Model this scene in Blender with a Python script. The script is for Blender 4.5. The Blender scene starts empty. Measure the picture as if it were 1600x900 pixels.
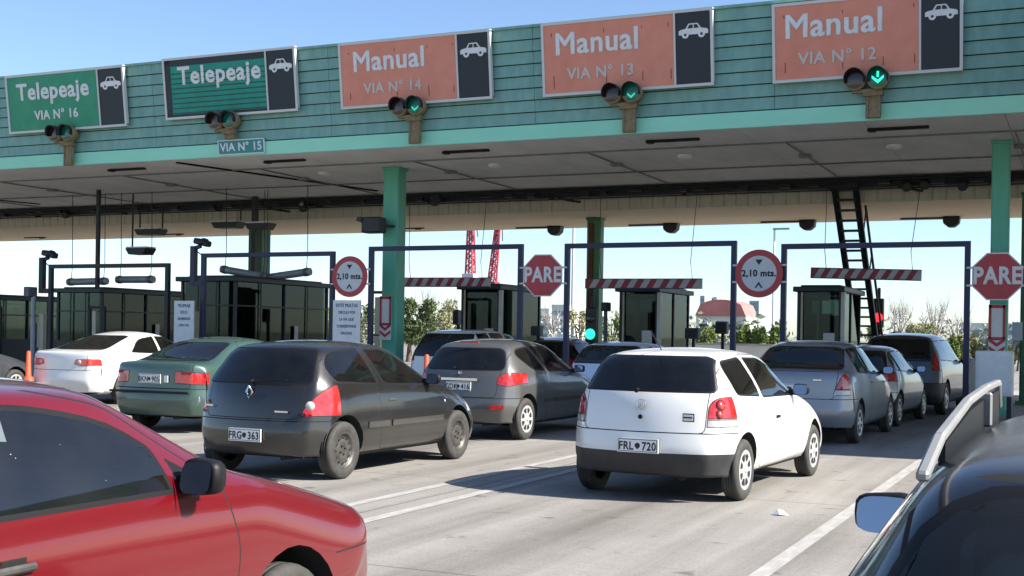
import bpy, bmesh, math, random
from mathutils import Vector, Matrix
random.seed(7)
R = math.radians
SC = bpy.context.scene
COL = SC.collection

# ------------------------------------------------------------------ camera
CAM_H, YAW, ROLL, FPX, HORIZON = 1.5, R(24.7), R(0.9), 1950.0, 524.0
cd = bpy.data.cameras.new('camera')
cd.sensor_fit = 'HORIZONTAL'; cd.sensor_width = 36.0
cd.lens = 36.0 * FPX / 1600.0
cd.shift_y = (HORIZON - 450.0) / 1600.0
cd.clip_start = 0.05; cd.clip_end = 6000.0
cam = bpy.data.objects.new('camera', cd); COL.objects.link(cam)
_d = Vector((-math.sin(YAW), math.cos(YAW), 0)); _r = Vector((math.cos(YAW), math.sin(YAW), 0)); _z = Vector((0, 0, 1))
_cx = _r * math.cos(ROLL) + _z * math.sin(ROLL); _cy = _z * math.cos(ROLL) - _r * math.sin(ROLL)
cam.matrix_world = Matrix(((_cx.x, _cy.x, -_d.x, 0), (_cx.y, _cy.y, -_d.y, 0), (_cx.z, _cy.z, -_d.z, CAM_H), (0, 0, 0, 1)))
SC.camera = cam

# ------------------------------------------------------------------ sky, sun, exposure
SUN = Vector((1.28, 0.13, 1.0)).normalized()
EL = math.asin(SUN.z); AZ = math.atan2(SUN.x, SUN.y)
w = bpy.data.worlds.new('World'); SC.world = w; w.use_nodes = True
nt = w.node_tree; nt.nodes.clear()
sky = nt.nodes.new('ShaderNodeTexSky'); sky.sky_type = 'NISHITA'; sky.sun_disc = False
sky.sun_elevation = EL; sky.sun_rotation = AZ
sky.altitude = 0; sky.air_density = 0.8; sky.dust_density = 0.5; sky.ozone_density = 3.0
bg = nt.nodes.new('ShaderNodeBackground'); bg.inputs['Strength'].default_value = 0.098
wo = nt.nodes.new('ShaderNodeOutputWorld')
nt.links.new(sky.outputs[0], bg.inputs[0]); nt.links.new(bg.outputs[0], wo.inputs[0])
sd = bpy.data.lights.new('sun', 'SUN'); sd.energy = 5.0; sd.angle = R(0.5); sd.color = (1.0, 0.94, 0.85)
so = bpy.data.objects.new('sun', sd); COL.objects.link(so)
so.rotation_euler = (-SUN).to_track_quat('-Z', 'Y').to_euler()
so.location = (20, 0, 40)
SC.view_settings.view_transform = 'Standard'; SC.view_settings.look = 'None'
SC.view_settings.exposure = 1.22; SC.view_settings.gamma = 1.0
try: SC.view_settings.use_curve_mapping = False
except Exception: pass
SC.render.engine = 'CYCLES'
SC.cycles.max_bounces = 10; SC.cycles.diffuse_bounces = 8; SC.cycles.transparent_max_bounces = 12; SC.cycles.use_denoising = True
SC.cycles.caustics_reflective = False; SC.cycles.caustics_refractive = False

# ------------------------------------------------------------------ helpers
def tag(o, label, cat, group=None, kind=None):
    if label: o['label'] = label
    if cat: o['category'] = cat
    if group: o['group'] = group
    if kind: o['kind'] = kind
    return o

def thing(name, label, cat, loc=(0, 0, 0), rot=0.0, group=None):
    o = bpy.data.objects.new(name, None); COL.objects.link(o)
    o.empty_display_size = 0.2
    o.location = loc
    o.rotation_euler = rot if isinstance(rot, tuple) else (0, 0, rot)
    return tag(o, label, cat, group)

class MB:
    """collects shapes, then links them as ONE mesh object"""
    def __init__(s): s.v = []; s.f = []; s.m = []; s.sm = []
    def add(s, vs, fs, m=0, smooth=False):
        b = len(s.v); s.v += [tuple(p) for p in vs]
        for f in fs: s.f.append(tuple(b + i for i in f)); s.m.append(m); s.sm.append(smooth)
        return s
    def box(s, c, d, m=0, rot=None):
        x, y, z = d[0] / 2, d[1] / 2, d[2] / 2
        vs = [Vector((sx * x, sy * y, sz * z)) for sz in (-1, 1) for sy in (-1, 1) for sx in (-1, 1)]
        if rot is not None: vs = [rot @ p for p in vs]
        vs = [p + Vector(c) for p in vs]
        return s.add(vs, [(0, 2, 3, 1), (4, 5, 7, 6), (0, 1, 5, 4), (2, 6, 7, 3), (0, 4, 6, 2), (1, 3, 7, 5)], m)
    def bar(s, p0, p1, wd, ht=None, m=0):
        ht = ht or wd; p0 = Vector(p0); p1 = Vector(p1); a = p1 - p0
        return s.box((p0 + p1) / 2, (wd, ht, a.length), m, a.to_track_quat('Z', 'X').to_matrix())
    def tube(s, pts, r, n=10, m=0, cap=True, smooth=True):
        pts = [Vector(p) for p in pts]; rs = r if isinstance(r, (list, tuple)) else [r] * len(pts)
        vs = []; fs = []
        for i, p in enumerate(pts):
            t = (pts[min(i + 1, len(pts) - 1)] - pts[max(i - 1, 0)])
            q = t.to_track_quat('Z', 'Y').to_matrix()
            for k in range(n):
                a = 2 * math.pi * k / n
                vs.append(p + q @ Vector((math.cos(a) * rs[i], math.sin(a) * rs[i], 0)))
        for i in range(len(pts) - 1):
            for k in range(n):
                k2 = (k + 1) % n
                fs.append((i * n + k, i * n + k2, (i + 1) * n + k2, (i + 1) * n + k))
        s.add(vs, fs, m, smooth)
        if cap:
            s.add(vs[:n], [tuple(range(n))[::-1]], m); s.add(vs[-n:], [tuple(range(n))], m)
        return s
    def lathe(s, prof, c=(0, 0, 0), axis='z', n=20, m=0, smooth=True):
        c = Vector(c); vs = []; fs = []
        for r_, h in prof:
            for k in range(n):
                a = 2 * math.pi * k / n; p = (math.cos(a) * r_, math.sin(a) * r_)
                vs.append(c + (Vector((p[0], p[1], h)) if axis == 'z' else Vector((h, p[0], p[1])) if axis == 'x' else Vector((p[1], h, p[0]))))
        for i in range(len(prof) - 1):
            for k in range(n):
                k2 = (k + 1) % n; fs.append((i * n + k, i * n + k2, (i + 1) * n + k2, (i + 1) * n + k))
        return s.add(vs, fs, m, smooth)
    def prism(s, poly, fn, d0, d1, m=0):
        """poly: list of 2-d points, fn(u, v, d) -> 3-d point"""
        n = len(poly); vs = [fn(u, v, d0) for u, v in poly] + [fn(u, v, d1) for u, v in poly]
        fs = [tuple(range(n))[::-1], tuple(range(n, 2 * n))]
        fs += [(i, (i + 1) % n, n + (i + 1) % n, n + i) for i in range(n)]
        return s.add(vs, fs, m)
    def build(s, name, mats, parent=None, world=False, bevel=0.0, recalc=True):
        me = bpy.data.meshes.new(name)
        vs = s.v
        if world and parent is not None:
            o = parent
            off = Vector((0, 0, 0))
            while o is not None: off += o.location; o = o.parent
            vs = [tuple(Vector(p) - off) for p in vs]
        me.from_pydata(vs, [], s.f)
        for mt in (mats if isinstance(mats, (list, tuple)) else [mats]): me.materials.append(mt)
        me.polygons.foreach_set('material_index', s.m); me.polygons.foreach_set('use_smooth', s.sm)
        if recalc:
            b = bmesh.new(); b.from_mesh(me); bmesh.ops.recalc_face_normals(b, faces=b.faces)
            if bevel > 0:
                es = [e for e in b.edges if len(e.link_faces) == 2 and e.calc_face_angle(0) > 0.6 and not e.link_faces[0].smooth]
                bmesh.ops.bevel(b, geom=es, offset=bevel, segments=1, affect='EDGES', clamp_overlap=True)
            b.to_mesh(me); b.free()
        me.update()
        o = bpy.data.objects.new(name, me); COL.objects.link(o)
        if parent is not None: o.parent = parent
        return o

def P_(nt, color, rough, metal=0.0, spec=0.5):
    b = nt.nodes['Principled BSDF']
    b.inputs['Base Color'].default_value = (*color, 1); b.inputs['Roughness'].default_value = rough
    b.inputs['Metallic'].default_value = metal; b.inputs['Specular IOR Level'].default_value = spec
    return b

def mat(name, color, rough=0.6, metal=0.0, var=0.0, vs=3.0, bump=0.0, bs=40.0, coat=0.0, emit=None, spec=0.5, color2=None, stretch=None, detail=5.0):
    m = bpy.data.materials.new(name); m.use_nodes = True; nt = m.node_tree
    b = P_(nt, color, rough, metal, spec)
    if coat: b.inputs['Coat Weight'].default_value = coat; b.inputs['Coat Roughness'].default_value = 0.06
    if emit: b.inputs['Emission Color'].default_value = (*emit[0], 1); b.inputs['Emission Strength'].default_value = emit[1]
    if var or bump:
        tc = nt.nodes.new('ShaderNodeTexCoord'); mp = nt.nodes.new('ShaderNodeMapping')
        nt.links.new(tc.outputs['Object'], mp.inputs[0])
        if stretch: mp.inputs['Scale'].default_value = stretch
    if var:
        n = nt.nodes.new('ShaderNodeTexNoise'); n.inputs['Scale'].default_value = vs; n.inputs['Detail'].default_value = detail; n.inputs['Roughness'].default_value = 0.65
        nt.links.new(mp.outputs[0], n.inputs['Vector'])
        r = nt.nodes.new('ShaderNodeValToRGB'); r.color_ramp.elements[0].position = 0.3; r.color_ramp.elements[1].position = 0.72
        c2 = color2 or tuple(min(1, c * (1 + var)) for c in color); c1 = color if color2 else tuple(c * (1 - var) for c in color)
        r.color_ramp.elements[0].color = (*c1, 1); r.color_ramp.elements[1].color = (*c2, 1)
        nt.links.new(n.outputs[0], r.inputs[0]); nt.links.new(r.outputs[0], b.inputs['Base Color'])
        rr = nt.nodes.new('ShaderNodeMapRange'); rr.inputs[3].default_value = max(0.02, rough - 0.08); rr.inputs[4].default_value = min(1, rough + 0.1)
        nt.links.new(n.outputs[0], rr.inputs[0]); nt.links.new(rr.outputs[0], b.inputs['Roughness'])
    if bump:
        n2 = nt.nodes.new('ShaderNodeTexNoise'); n2.inputs['Scale'].default_value = bs; n2.inputs['Detail'].default_value = 4
        nt.links.new(mp.outputs[0], n2.inputs['Vector'])
        bp = nt.nodes.new('ShaderNodeBump'); bp.inputs['Strength'].default_value = bump; bp.inputs['Distance'].default_value = 0.02
        nt.links.new(n2.outputs[0], bp.inputs['Height']); nt.links.new(bp.outputs[0], b.inputs['Normal'])
    return m

def paint(name, color, metal=0.0, rough=0.32, flake=0.0, dirt=0.18, top=0.25, flat=0.0):
    """car lacquer: clear coat over colour, with a thin film of road dust (world-scale noise, denser low on the body)"""
    m = bpy.data.materials.new(name); m.use_nodes = True; nt = m.node_tree
    b = P_(nt, color, rough, metal)
    b.inputs['Coat Weight'].default_value = 0.9; b.inputs['Coat Roughness'].default_value = 0.05
    tc = nt.nodes.new('ShaderNodeTexCoord')
    n = nt.nodes.new('ShaderNodeTexNoise'); n.inputs['Scale'].default_value = 2.2; n.inputs['Detail'].default_value = 8; n.inputs['Roughness'].default_value = 0.7
    nt.links.new(tc.outputs['Object'], n.inputs['Vector'])
    sx = nt.nodes.new('ShaderNodeSeparateXYZ'); nt.links.new(tc.outputs['Object'], sx.inputs[0])
    mr = nt.nodes.new('ShaderNodeMapRange'); mr.inputs[1].default_value = 0.25; mr.inputs[2].default_value = 0.75; mr.inputs[3].default_value = 1.0; mr.inputs[4].default_value = top
    nt.links.new(sx.outputs[2], mr.inputs[0])
    if flat:      # level metal greyed: dust, plus the sky's sheen put into the colour
        ge = nt.nodes.new('ShaderNodeNewGeometry'); sn = nt.nodes.new('ShaderNodeSeparateXYZ'); nt.links.new(ge.outputs['Normal'], sn.inputs[0])
        mf = nt.nodes.new('ShaderNodeMapRange'); mf.inputs[1].default_value = 0.93; mf.inputs[2].default_value = 0.995; mf.inputs[4].default_value = flat
        nt.links.new(sn.outputs[2], mf.inputs[0]); ad = nt.nodes.new('ShaderNodeMath'); ad.operation = 'ADD'
        nt.links.new(mr.outputs[0], ad.inputs[0]); nt.links.new(mf.outputs[0], ad.inputs[1]); mr = ad
    mu = nt.nodes.new('ShaderNodeMath'); mu.operation = 'MULTIPLY'; nt.links.new(n.outputs[0], mu.inputs[0]); nt.links.new(mr.outputs[0], mu.inputs[1])
    mu2 = nt.nodes.new('ShaderNodeMath'); mu2.operation = 'MULTIPLY'; mu2.inputs[1].default_value = dirt * 2; nt.links.new(mu.outputs[0], mu2.inputs[0])
    mx = nt.nodes.new('ShaderNodeMix'); mx.data_type = 'RGBA'
    mx.inputs[6].default_value = (*color, 1); mx.inputs[7].default_value = (0.15, 0.137, 0.12, 1)
    nt.links.new(mu2.outputs[0], mx.inputs[0]); nt.links.new(mx.outputs[2], b.inputs['Base Color'])
    ra = nt.nodes.new('ShaderNodeMath'); ra.operation = 'ADD'; ra.inputs[1].default_value = rough; nt.links.new(mu2.outputs[0], ra.inputs[0]); nt.links.new(ra.outputs[0], b.inputs['Roughness'])
    cr = nt.nodes.new('ShaderNodeMath'); cr.operation = 'MULTIPLY_ADD'; cr.inputs[1].default_value = 0.5; cr.inputs[2].default_value = 0.05
    nt.links.new(mu2.outputs[0], cr.inputs[0]); nt.links.new(cr.outputs[0], b.inputs['Coat Roughness'])
    return m

def glass(name, tint, dust=0.03, ior=1.6, gl=(0.9, 0.93, 0.95)):
    m = bpy.data.materials.new(name); m.use_nodes = True; nt = m.node_tree; nt.nodes.clear()
    o = nt.nodes.new('ShaderNodeOutputMaterial'); t = nt.nodes.new('ShaderNodeBsdfTransparent'); t.inputs[0].default_value = (*tint, 1)
    g = nt.nodes.new('ShaderNodeBsdfGlossy'); g.inputs['Roughness'].default_value = 0.03; g.inputs[0].default_value = (*gl, 1)
    lw = nt.nodes.new('ShaderNodeFresnel'); lw.inputs[0].default_value = ior
    mx = nt.nodes.new('ShaderNodeMixShader'); nt.links.new(lw.outputs[0], mx.inputs[0]); nt.links.new(t.outputs[0], mx.inputs[1]); nt.links.new(g.outputs[0], mx.inputs[2])
    df = nt.nodes.new('ShaderNodeBsdfDiffuse'); df.inputs[0].default_value = (0.35, 0.34, 0.31, 1)
    tc = nt.nodes.new('ShaderNodeTexCoord'); n = nt.nodes.new('ShaderNodeTexNoise'); n.inputs['Scale'].default_value = 5; n.inputs['Detail'].default_value = 8
    nt.links.new(tc.outputs['Object'], n.inputs['Vector'])
    ml = nt.nodes.new('ShaderNodeMath'); ml.operation = 'MULTIPLY'; ml.inputs[1].default_value = dust * 2; nt.links.new(n.outputs[0], ml.inputs[0])
    mx2 = nt.nodes.new('ShaderNodeMixShader'); nt.links.new(ml.outputs[0], mx2.inputs[0]); nt.links.new(mx.outputs[0], mx2.inputs[1]); nt.links.new(df.outputs[0], mx2.inputs[2])
    nt.links.new(mx2.outputs[0], o.inputs[0])
    return m

M = {}
M['rubber'] = mat('tyre rubber', (0.022, 0.022, 0.022), 0.75, var=0.5, vs=9, color2=(0.06, 0.056, 0.05))
M['trim'] = mat('black trim', (0.008, 0.008, 0.009), 0.5, spec=.25)
M['seam'] = mat('panel gap', (0.006, 0.006, 0.006), 0.9)
M['well'] = mat('wheel well', (0.008, 0.008, 0.008), 0.9)
M['cladding'] = mat('bumper plastic', (0.028, 0.028, 0.029), 0.55, var=0.25, vs=8)
M['steel'] = mat('painted steel wheel', (0.10, 0.095, 0.088), 0.5, 0.6, var=0.35, vs=10)
M['alloy'] = mat('silver wheel paint', (0.62, 0.62, 0.62), 0.35, 0.45, var=0.12, vs=8)
M['chrome'] = mat('chrome', (0.75, 0.75, 0.76), 0.15, 1.0)
M['dark'] = mat('dark void', (0.008, 0.008, 0.008), 0.9)
M['red_lens'] = mat('red lens', (0.26, 0.004, 0.006), 0.12, coat=1.0, var=0.2, vs=16, color2=(.55, .035, .03))
M['red_lens_pale'] = mat('sunlit red lens', (0.60, 0.05, 0.04), 0.12, coat=1.0, var=0.3, vs=25)  # paler copy of the red lens, sunlight put into its colour
M['clear_lens'] = mat('clear lens', (0.42, 0.39, 0.38), 0.12, coat=1.0, var=0.2, vs=30)
M['white_plate'] = mat('plate white', (0.78, 0.78, 0.76), 0.45)
M['plate_ink'] = mat('plate black', (0.012, 0.012, 0.014), 0.5)
M['mirror'] = mat('mirror glass', (0.42, 0.44, 0.48), 0.02, 1.0)
M['cloth'] = mat('seat cloth', (0.09, 0.09, 0.10), 0.9)
M['lining'] = mat('cabin lining', (0.07, 0.07, 0.072), 0.85)
M['glass_dark'] = glass('dark tinted car glass', (0.13, 0.145, 0.15), dust=.015)
M['glass_mid'] = glass('lightly tinted car glass', (0.42, 0.46, 0.49), dust=.02, ior=1.75)
M['glass_clear'] = glass('clear car glass', (0.72, 0.78, 0.76))

def text(body, size, material, parent, loc, rot=(math.pi / 2, 0, 0), bold=0.0, extrude=0.004, align='CENTER', name='lettering', xs=1.0, label=None):
    """raised lettering, turned into a mesh of its own"""
    c = bpy.data.curves.new(name, 'FONT'); c.body = body; c.size = size; c.extrude = extrude
    c.bevel_depth = bold; c.bevel_resolution = 0; c.resolution_u = 4
    c.align_x = align; c.align_y = 'CENTER'; c.space_character = 1.0 + bold / size * 2.2
    t = bpy.data.objects.new(name, c); COL.objects.link(t)
    bpy.context.view_layer.update()
    me = bpy.data.meshes.new_from_object(t.evaluated_get(bpy.context.evaluated_depsgraph_get()))
    bpy.data.objects.remove(t); bpy.data.curves.remove(c)
    if bold:                      # keep the bevel shallow: only the outline grows
        for v in me.vertices: v.co.z *= (extrude + bold * .25) / (extrude + bold)
    me.materials.clear(); me.materials.append(material); me.name = name
    o = bpy.data.objects.new(name, me); COL.objects.link(o)
    o.parent = parent; o.location = loc; o.rotation_euler = rot; o.scale = (xs, 1, 1)
    if label: o['label'] = label
    return o
# ------------------------------------------------------------------ cars: shell, cuts, parts
def lerp(a, b, t): return a + (b - a) * t
from mathutils.bvhtree import BVHTree
SHELL = {}
def keep_normals(me, sh):
    """panels keep the curvature of the uncut shell, so reflections run on across the gaps"""
    bvh, fv, vn, vc = sh; out = []
    me.update(); own = [v.normal.copy() for v in me.vertices]
    for v in me.vertices:
        lo, no, ix, di = bvh.find_nearest(v.co)
        if ix is None or di > .03: out.append(own[v.index]); continue
        acc = Vector((0, 0, 0))
        for k in fv[ix]: acc += vn[k] / ((vc[k] - v.co).length_squared + 1e-6)
        acc.normalize(); out.append(acc if acc.dot(own[v.index]) > .2 else own[v.index])
    me.normals_split_custom_set_from_vertices(out)
def on_rear(c, x, z):
    lo, no, ix, di = SHELL[c.name][0].ray_cast(Vector((x, -8, z)), Vector((0, 1, 0))); return lo, no
def on_side(c, y, z, s=1):
    lo, no, ix, di = SHELL[c.name][0].ray_cast(Vector((8 * s, y, z)), Vector((-s, 0, 0))); return lo, no
def disc_on(c, loc, no, r, name, material, up=.006, h=.006, n=16):
    b = MB(); b.lathe([(r, 0), (r * .96, h), (0, h * 1.3)], (0, 0, up), 'z', n); o = b.build(name, material, c)
    o.location = loc; o.rotation_euler = no.to_track_quat('Z', 'Y').to_euler(); return o

def car_shell(p, level):
    wb, W, H = p['wb'], p['W'], p['H']
    yf = wb / 2 + p['fo']; yr = -(wb / 2 + p['ro'])
    Wr = p['Wr']; S = []
    rc = p.get('rc', 1.0)          # how far the rear corners wrap forward
    fc = p.get('fc', 1.0)          # and the front ones back
    zbt = p.get('zbot', .25)
    def belt(y):
        t = (y - p['ycow']) / (p['yrb'] - p['ycow']); return lerp(p['zb0'], p['zb1'], max(-0.3, min(1.1, t)))
    cw = p.get('crown', 1.0)
    def st(yt, zt, we, ye, ze, ws, ys, zs, ym, zm, yb, zb, wm=1.0, wsill=0.95, k=0.78):
        if zt > H - .08: ze = lerp(zt, ze, cw)
        pts = [(0, yb, zb + .015), (W * .6, yb, zb + .01), (W * wsill, yb, zb), (W * wm, ym, zm),
               (ws, ys, zs), (lerp(ws, we, k), lerp(ys, ye, k), lerp(zs, ze, k)), (we, ye, ze),
               (we * .55, lerp(ye, yt, .7), lerp(ze, zt, .72)), (0, yt, zt)]
        S.append(pts)
    zn = p['zn']; yc, zc = p['ycow'], p['zcow']
    st(yf - .12, .25, W * .70, yf - .15, .245, W * .84, yf - .25, .24, yf - .33, .23, yf - .45, .20, .90, .86)
    st(yf - .01, .36, W * .70, yf - .06, .36, W * .88, yf - .20 * fc, .35, yf - .34, .33, yf - .48, .20, .95, .9)
    st(yf, .50, W * .69, yf - .05, .50, W * .89, yf - .22 * fc, .48, yf - .42, .42, yf - .55, .19, .97, .92)
    st(yf - .07, zn - .08, W * .68, yf - .12, zn - .085, W * .89, yf - .30 * fc, zn - .13 * fc, yf - .52 * fc, .5, yf - .62, .19, .985)
    st(yf - .20, zn, W * .68, yf - .25, zn - .012, W * .90, yf - .44 * fc, zn - .06 * fc, yf - .66 * fc, .52, yf - .72, .19)
    ym_ = lerp(yf - .2, yc, .5)
    st(ym_, lerp(zn, zc, .58), W * .74, ym_ - .04, lerp(zn, zc, .55) - .015, W * .95, ym_ - .12, lerp(zn, p['zb0'], .6) - .03, ym_ - .2, .54, ym_ - .2, .185)
    st(yc + .10, zc - .025, W * .80, yc - .02, zc - .03, W * .97, yc - .05, p['zb0'] - .015, yc - .05, .55, yc - .05, .185)
    st(yc, zc, W * .79, yc - .14, zc - .002, W * .975, yc - .16, p['zb0'], yc - .16, .55, yc - .16, .185)
    yw, zw = p['yws'], p['zws']
    st(lerp(yc, yw, .5), lerp(zc, zw, .53), lerp(W * .79, Wr, .52), lerp(yc, yw, .5) - .15, lerp(zc, zw - .05, .54), W * .975, lerp(yc, yw, .5) - .12, belt(lerp(yc, yw, .5)), lerp(yc, yw, .5) - .1, .55, lerp(yc, yw, .5), .185)
    st(yw, zw, Wr, yw - .13, zw - .045, W * .98, yw - .12, belt(yw), yw - .1, .55, yw, .185)
    st(yw - .14, zw + .022, Wr, yw - .26, zw - .022, W * .98, yw - .25, belt(yw - .14), yw - .24, .55, yw - .14, .185)
    yrm = lerp(yw, p['yrt'], .52)
    st(yrm, H, Wr, yrm, H - .04, W * .98, yrm, belt(yrm), yrm, .55, yrm, .185)
    yq = p['yrt'] + .22
    st(yq, p['zrt'] + .022, Wr * .985, yq + .03, p['zrt'] - .018, W * .975, yq + .10, belt(yq), yq + .1, .55, yq, .185)
    yt, zt = p['yrt'], p['zrt']; yb_, zb_ = p['yrb'], p['zrb']
    if not p.get('sedan'):
        st(yt, zt, Wr * .95, yt + .05, zt - .035, W * .955, yt + .16 * rc, belt(yt), yt + .16, .55, yt + .1, .19)
        st(lerp(yt, yb_, .5), lerp(zt, zb_, .5), lerp(Wr * .95, W * .80, .5), lerp(yt, yb_, .5) + .08 * rc, lerp(zt - .035, zb_, .5), W * .955, lerp(yt, yb_, .5) + .24 * rc, belt(yb_), lerp(yt, yb_, .5) + .26, .56, lerp(yt, yb_, .5) + .3, .2, 1.0)
        st(yb_, zb_, W * .80, yb_ + .10 * rc, zb_ - .005, W * .955, yb_ + .26 * rc, p['zb1'] - .06, yb_ + .32, .58, yb_ + .4, .2, .995)
        ym2 = lerp(yb_, yr, .6)
        st(ym2, .74, W * .80, ym2 + .10 * rc, .74, W * .965, ym2 + .26 * rc, .72, ym2 + .38, .55, ym2 + .5, .21, .99)
    else:
        ytr, ztr = p['ytr'], p['ztr']
        st(yt, zt, Wr * .95, yt + .04, zt - .04, W * .955, yt + .05, belt(yt), yt + .05, .55, yt + .05, .19)
        st(lerp(yt, yb_, .5), lerp(zt, zb_, .52), lerp(Wr * .95, W * .78, .55), lerp(yt, yb_, .5) + .04, lerp(zt - .04, zb_, .52), W * .965, lerp(yt, yb_, .5) + .04, belt(lerp(yt, yb_, .5)), lerp(yt, yb_, .5), .55, lerp(yt, yb_, .5), .19)
        st(yb_, zb_, W * .78, yb_ + .03, zb_ - .015, W * .96, yb_, p['zb1'], yb_, .57, yb_, .19)
        st(lerp(yb_, ytr, .6), lerp(zb_, ztr, .6), W * .80, lerp(yb_, ytr, .6) + .04, lerp(zb_, ztr, .6) - .02, W * .95, lerp(yb_, ytr, .6) + .08, ztr - .07, lerp(yb_, ytr, .6), .57, lerp(yb_, ytr, .6), .2, .995)
        st(ytr, ztr, W * .76, ytr + .06, ztr - .02, W * .94, ytr + .2 * rc, ztr - .09, ytr + .22, .57, ytr + .3, .2, .99)
        st(lerp(ytr, yr, .45), ztr - .12, W * .78, lerp(ytr, yr, .45) + .08, ztr - .13, W * .955, lerp(ytr, yr, .45) + .24 * rc, ztr - .2, lerp(ytr, yr, .45) + .34, .55, ytr + .42, .2, .99)
        st(yr + .04, .68, W * .79, yr + .12, .68, W * .965, yr + .29 * rc, .64, yr + .40, .53, yr + .5, .21, .99)
    st(yr + .015, .56, W * .79, yr + .095 * rc, .56, W * .965, yr + .26 * rc, .53, yr + .38, .46, yr + .5, .215, .985)
    st(yr, .46, W * .78, yr + .08 * rc, .46, W * .96, yr + .25 * rc, .44, yr + .36, .40, yr + .48, .22, .98)
    st(yr + .02, .36, W * .77, yr + .10 * rc, .36, W * .945, yr + .26 * rc, .35, yr + .36, .33, yr + .46, .23, .965, .93)
    st(yr + .10, zbt, W * .74, yr + .16, zbt, W * .90, yr + .29, zbt, yr + .36, zbt - .002, yr + .44, zbt - .01, .93, .90)
    vs = []; fs = []; n = len(S[0]); ring = 2 * n - 2
    for pts in S:
        vs += pts + [(-a, b, c) for a, b, c in pts[-2:0:-1]]
    for i in range(len(S) - 1):
        for k in range(ring):
            k2 = (k + 1) % ring
            fs.append((i * ring + k, (i + 1) * ring + k, (i + 1) * ring + k2, i * ring + k2))
    for i in (0, len(S) - 1):
        b = i * ring
        g = lambda k: b + (k if k >= 0 else ring + k)
        for k in range(0, n - 1):
            q = (g(k), g(k + 1), g(-(k + 1)), g(-k))
            if k == 0: q = (g(0), g(1), g(-1))
            if k == n - 2: q = (g(k), g(k + 1), g(-k))
            fs.append(q if i else q[::-1])
    me = bpy.data.meshes.new('cage'); me.from_pydata(vs, [], fs)
    o = bpy.data.objects.new('cage', me); COL.objects.link(o)
    md = o.modifiers.new('s', 'SUBSURF'); md.levels = md.render_levels = level
    dg = bpy.context.evaluated_depsgraph_get()
    bm = bmesh.new(); bm.from_object(o, dg)
    bpy.data.objects.remove(o); bpy.data.meshes.remove(me)
    bmesh.ops.recalc_face_normals(bm, faces=bm.faces)
    mx = max(v.co.x for v in bm.verts); mz = max(v.co.z for v in bm.verts)
    y1 = max(v.co.y for v in bm.verts); y0 = min(v.co.y for v in bm.verts)
    for v in bm.verts:
        v.co.x *= W / mx; v.co.z *= H / mz
        v.co.y = yr + (v.co.y - y0) * (yf - yr) / (y1 - y0)
    tp = p.get('taper', 0)
    if tp:
        for v in bm.verts:
            if v.co.y < -wb / 2: v.co.x *= 1 - tp * ((-wb / 2 - v.co.y) / p['ro']) ** 1.5
    for f in bm.faces: f.smooth = True
    return bm

def rpoly(pts, r=0.04, n=3):
    """rounded, counter-clockwise copy of a convex outline; r may be one radius per corner"""
    a = sum(pts[i][0] * pts[(i + 1) % len(pts)][1] - pts[(i + 1) % len(pts)][0] * pts[i][1] for i in range(len(pts)))
    rs = list(r) if isinstance(r, (list, tuple)) else [r] * len(pts)
    if a < 0: pts = pts[::-1]; rs = rs[::-1]
    out = []
    for i, p in enumerate(pts):
        p = Vector(p); a = Vector(pts[i - 1]); b = Vector(pts[(i + 1) % len(pts)])
        ra = min(rs[i], (a - p).length * .48); rb = min(rs[i], (b - p).length * .48)
        if rs[i] <= 0: out.append(tuple(p)); continue
        q0 = p + (a - p).normalized() * ra; q1 = p + (b - p).normalized() * rb
        for k in range(n + 1):
            t = k / n; out.append(tuple(q0 * (1 - t) ** 2 + p * 2 * t * (1 - t) + q1 * t * t))
    return out

def grow(poly, d):
    """convex ccw outline moved outwards by d"""
    n = len(poly); out = []
    for i in range(n):
        p = Vector(poly[i]); a = (p - Vector(poly[i - 1])); b = (Vector(poly[(i + 1) % n]) - p)
        if a.length < 1e-7 or b.length < 1e-7: out.append(tuple(p)); continue
        na = Vector((a.y, -a.x)).normalized(); nb = Vector((b.y, -b.x)).normalized()
        m = (na + nb); L = max(0.3, 1 + na.dot(nb))
        out.append(tuple(p + m / L * d))
    return out

def planes_of(poly, ax, off=0.0):
    """half-spaces of the convex ccw outline; ax: the two coordinate axes it lies in"""
    out = []; n = len(poly)
    for i in range(n):
        a = Vector(poly[i]); b = Vector(poly[(i + 1) % n]); e = b - a
        if e.length < 1e-6: continue
        co = [0, 0, 0]; no = [0, 0, 0]
        co[ax[0]], co[ax[1]] = a.x, a.y; no[ax[0]], no[ax[1]] = e.y, -e.x
        nn = Vector(no).normalized(); out.append((Vector(co) + nn * off, nn))
    return out

def half(axis, v, sign):
    co = Vector((0, 0, 0)); co[axis] = v; no = Vector((0, 0, 0)); no[axis] = sign
    return (co, no)       # keeps the side where sign*(x - v) < 0

def cut(bm, planes, pred=None):
    faces = [f for f in bm.faces if (pred is None or pred(f))]
    for co, no in planes:
        faces = [f for f in faces if min((v.co - co).dot(no) for v in f.verts) < -1e-6]
    for co, no in planes:
        ins = []; st = []
        for f in faces:
            ds = [(v.co - co).dot(no) for v in f.verts]
            if max(ds) <= 1e-6: ins.append(f)
            elif min(ds) < -1e-6: st.append(f)
        if st:
            g = set(st)
            for f in st: g.update(f.edges); g.update(f.verts)
            rt = bmesh.ops.bisect_plane(bm, geom=list(g), dist=1e-6, plane_co=co, plane_no=no)
            for f in rt['geom']:
                if isinstance(f, bmesh.types.BMFace) and f.is_valid and (f.calc_center_median() - co).dot(no) < 0: ins.append(f)
        faces = ins
    return faces

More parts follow.
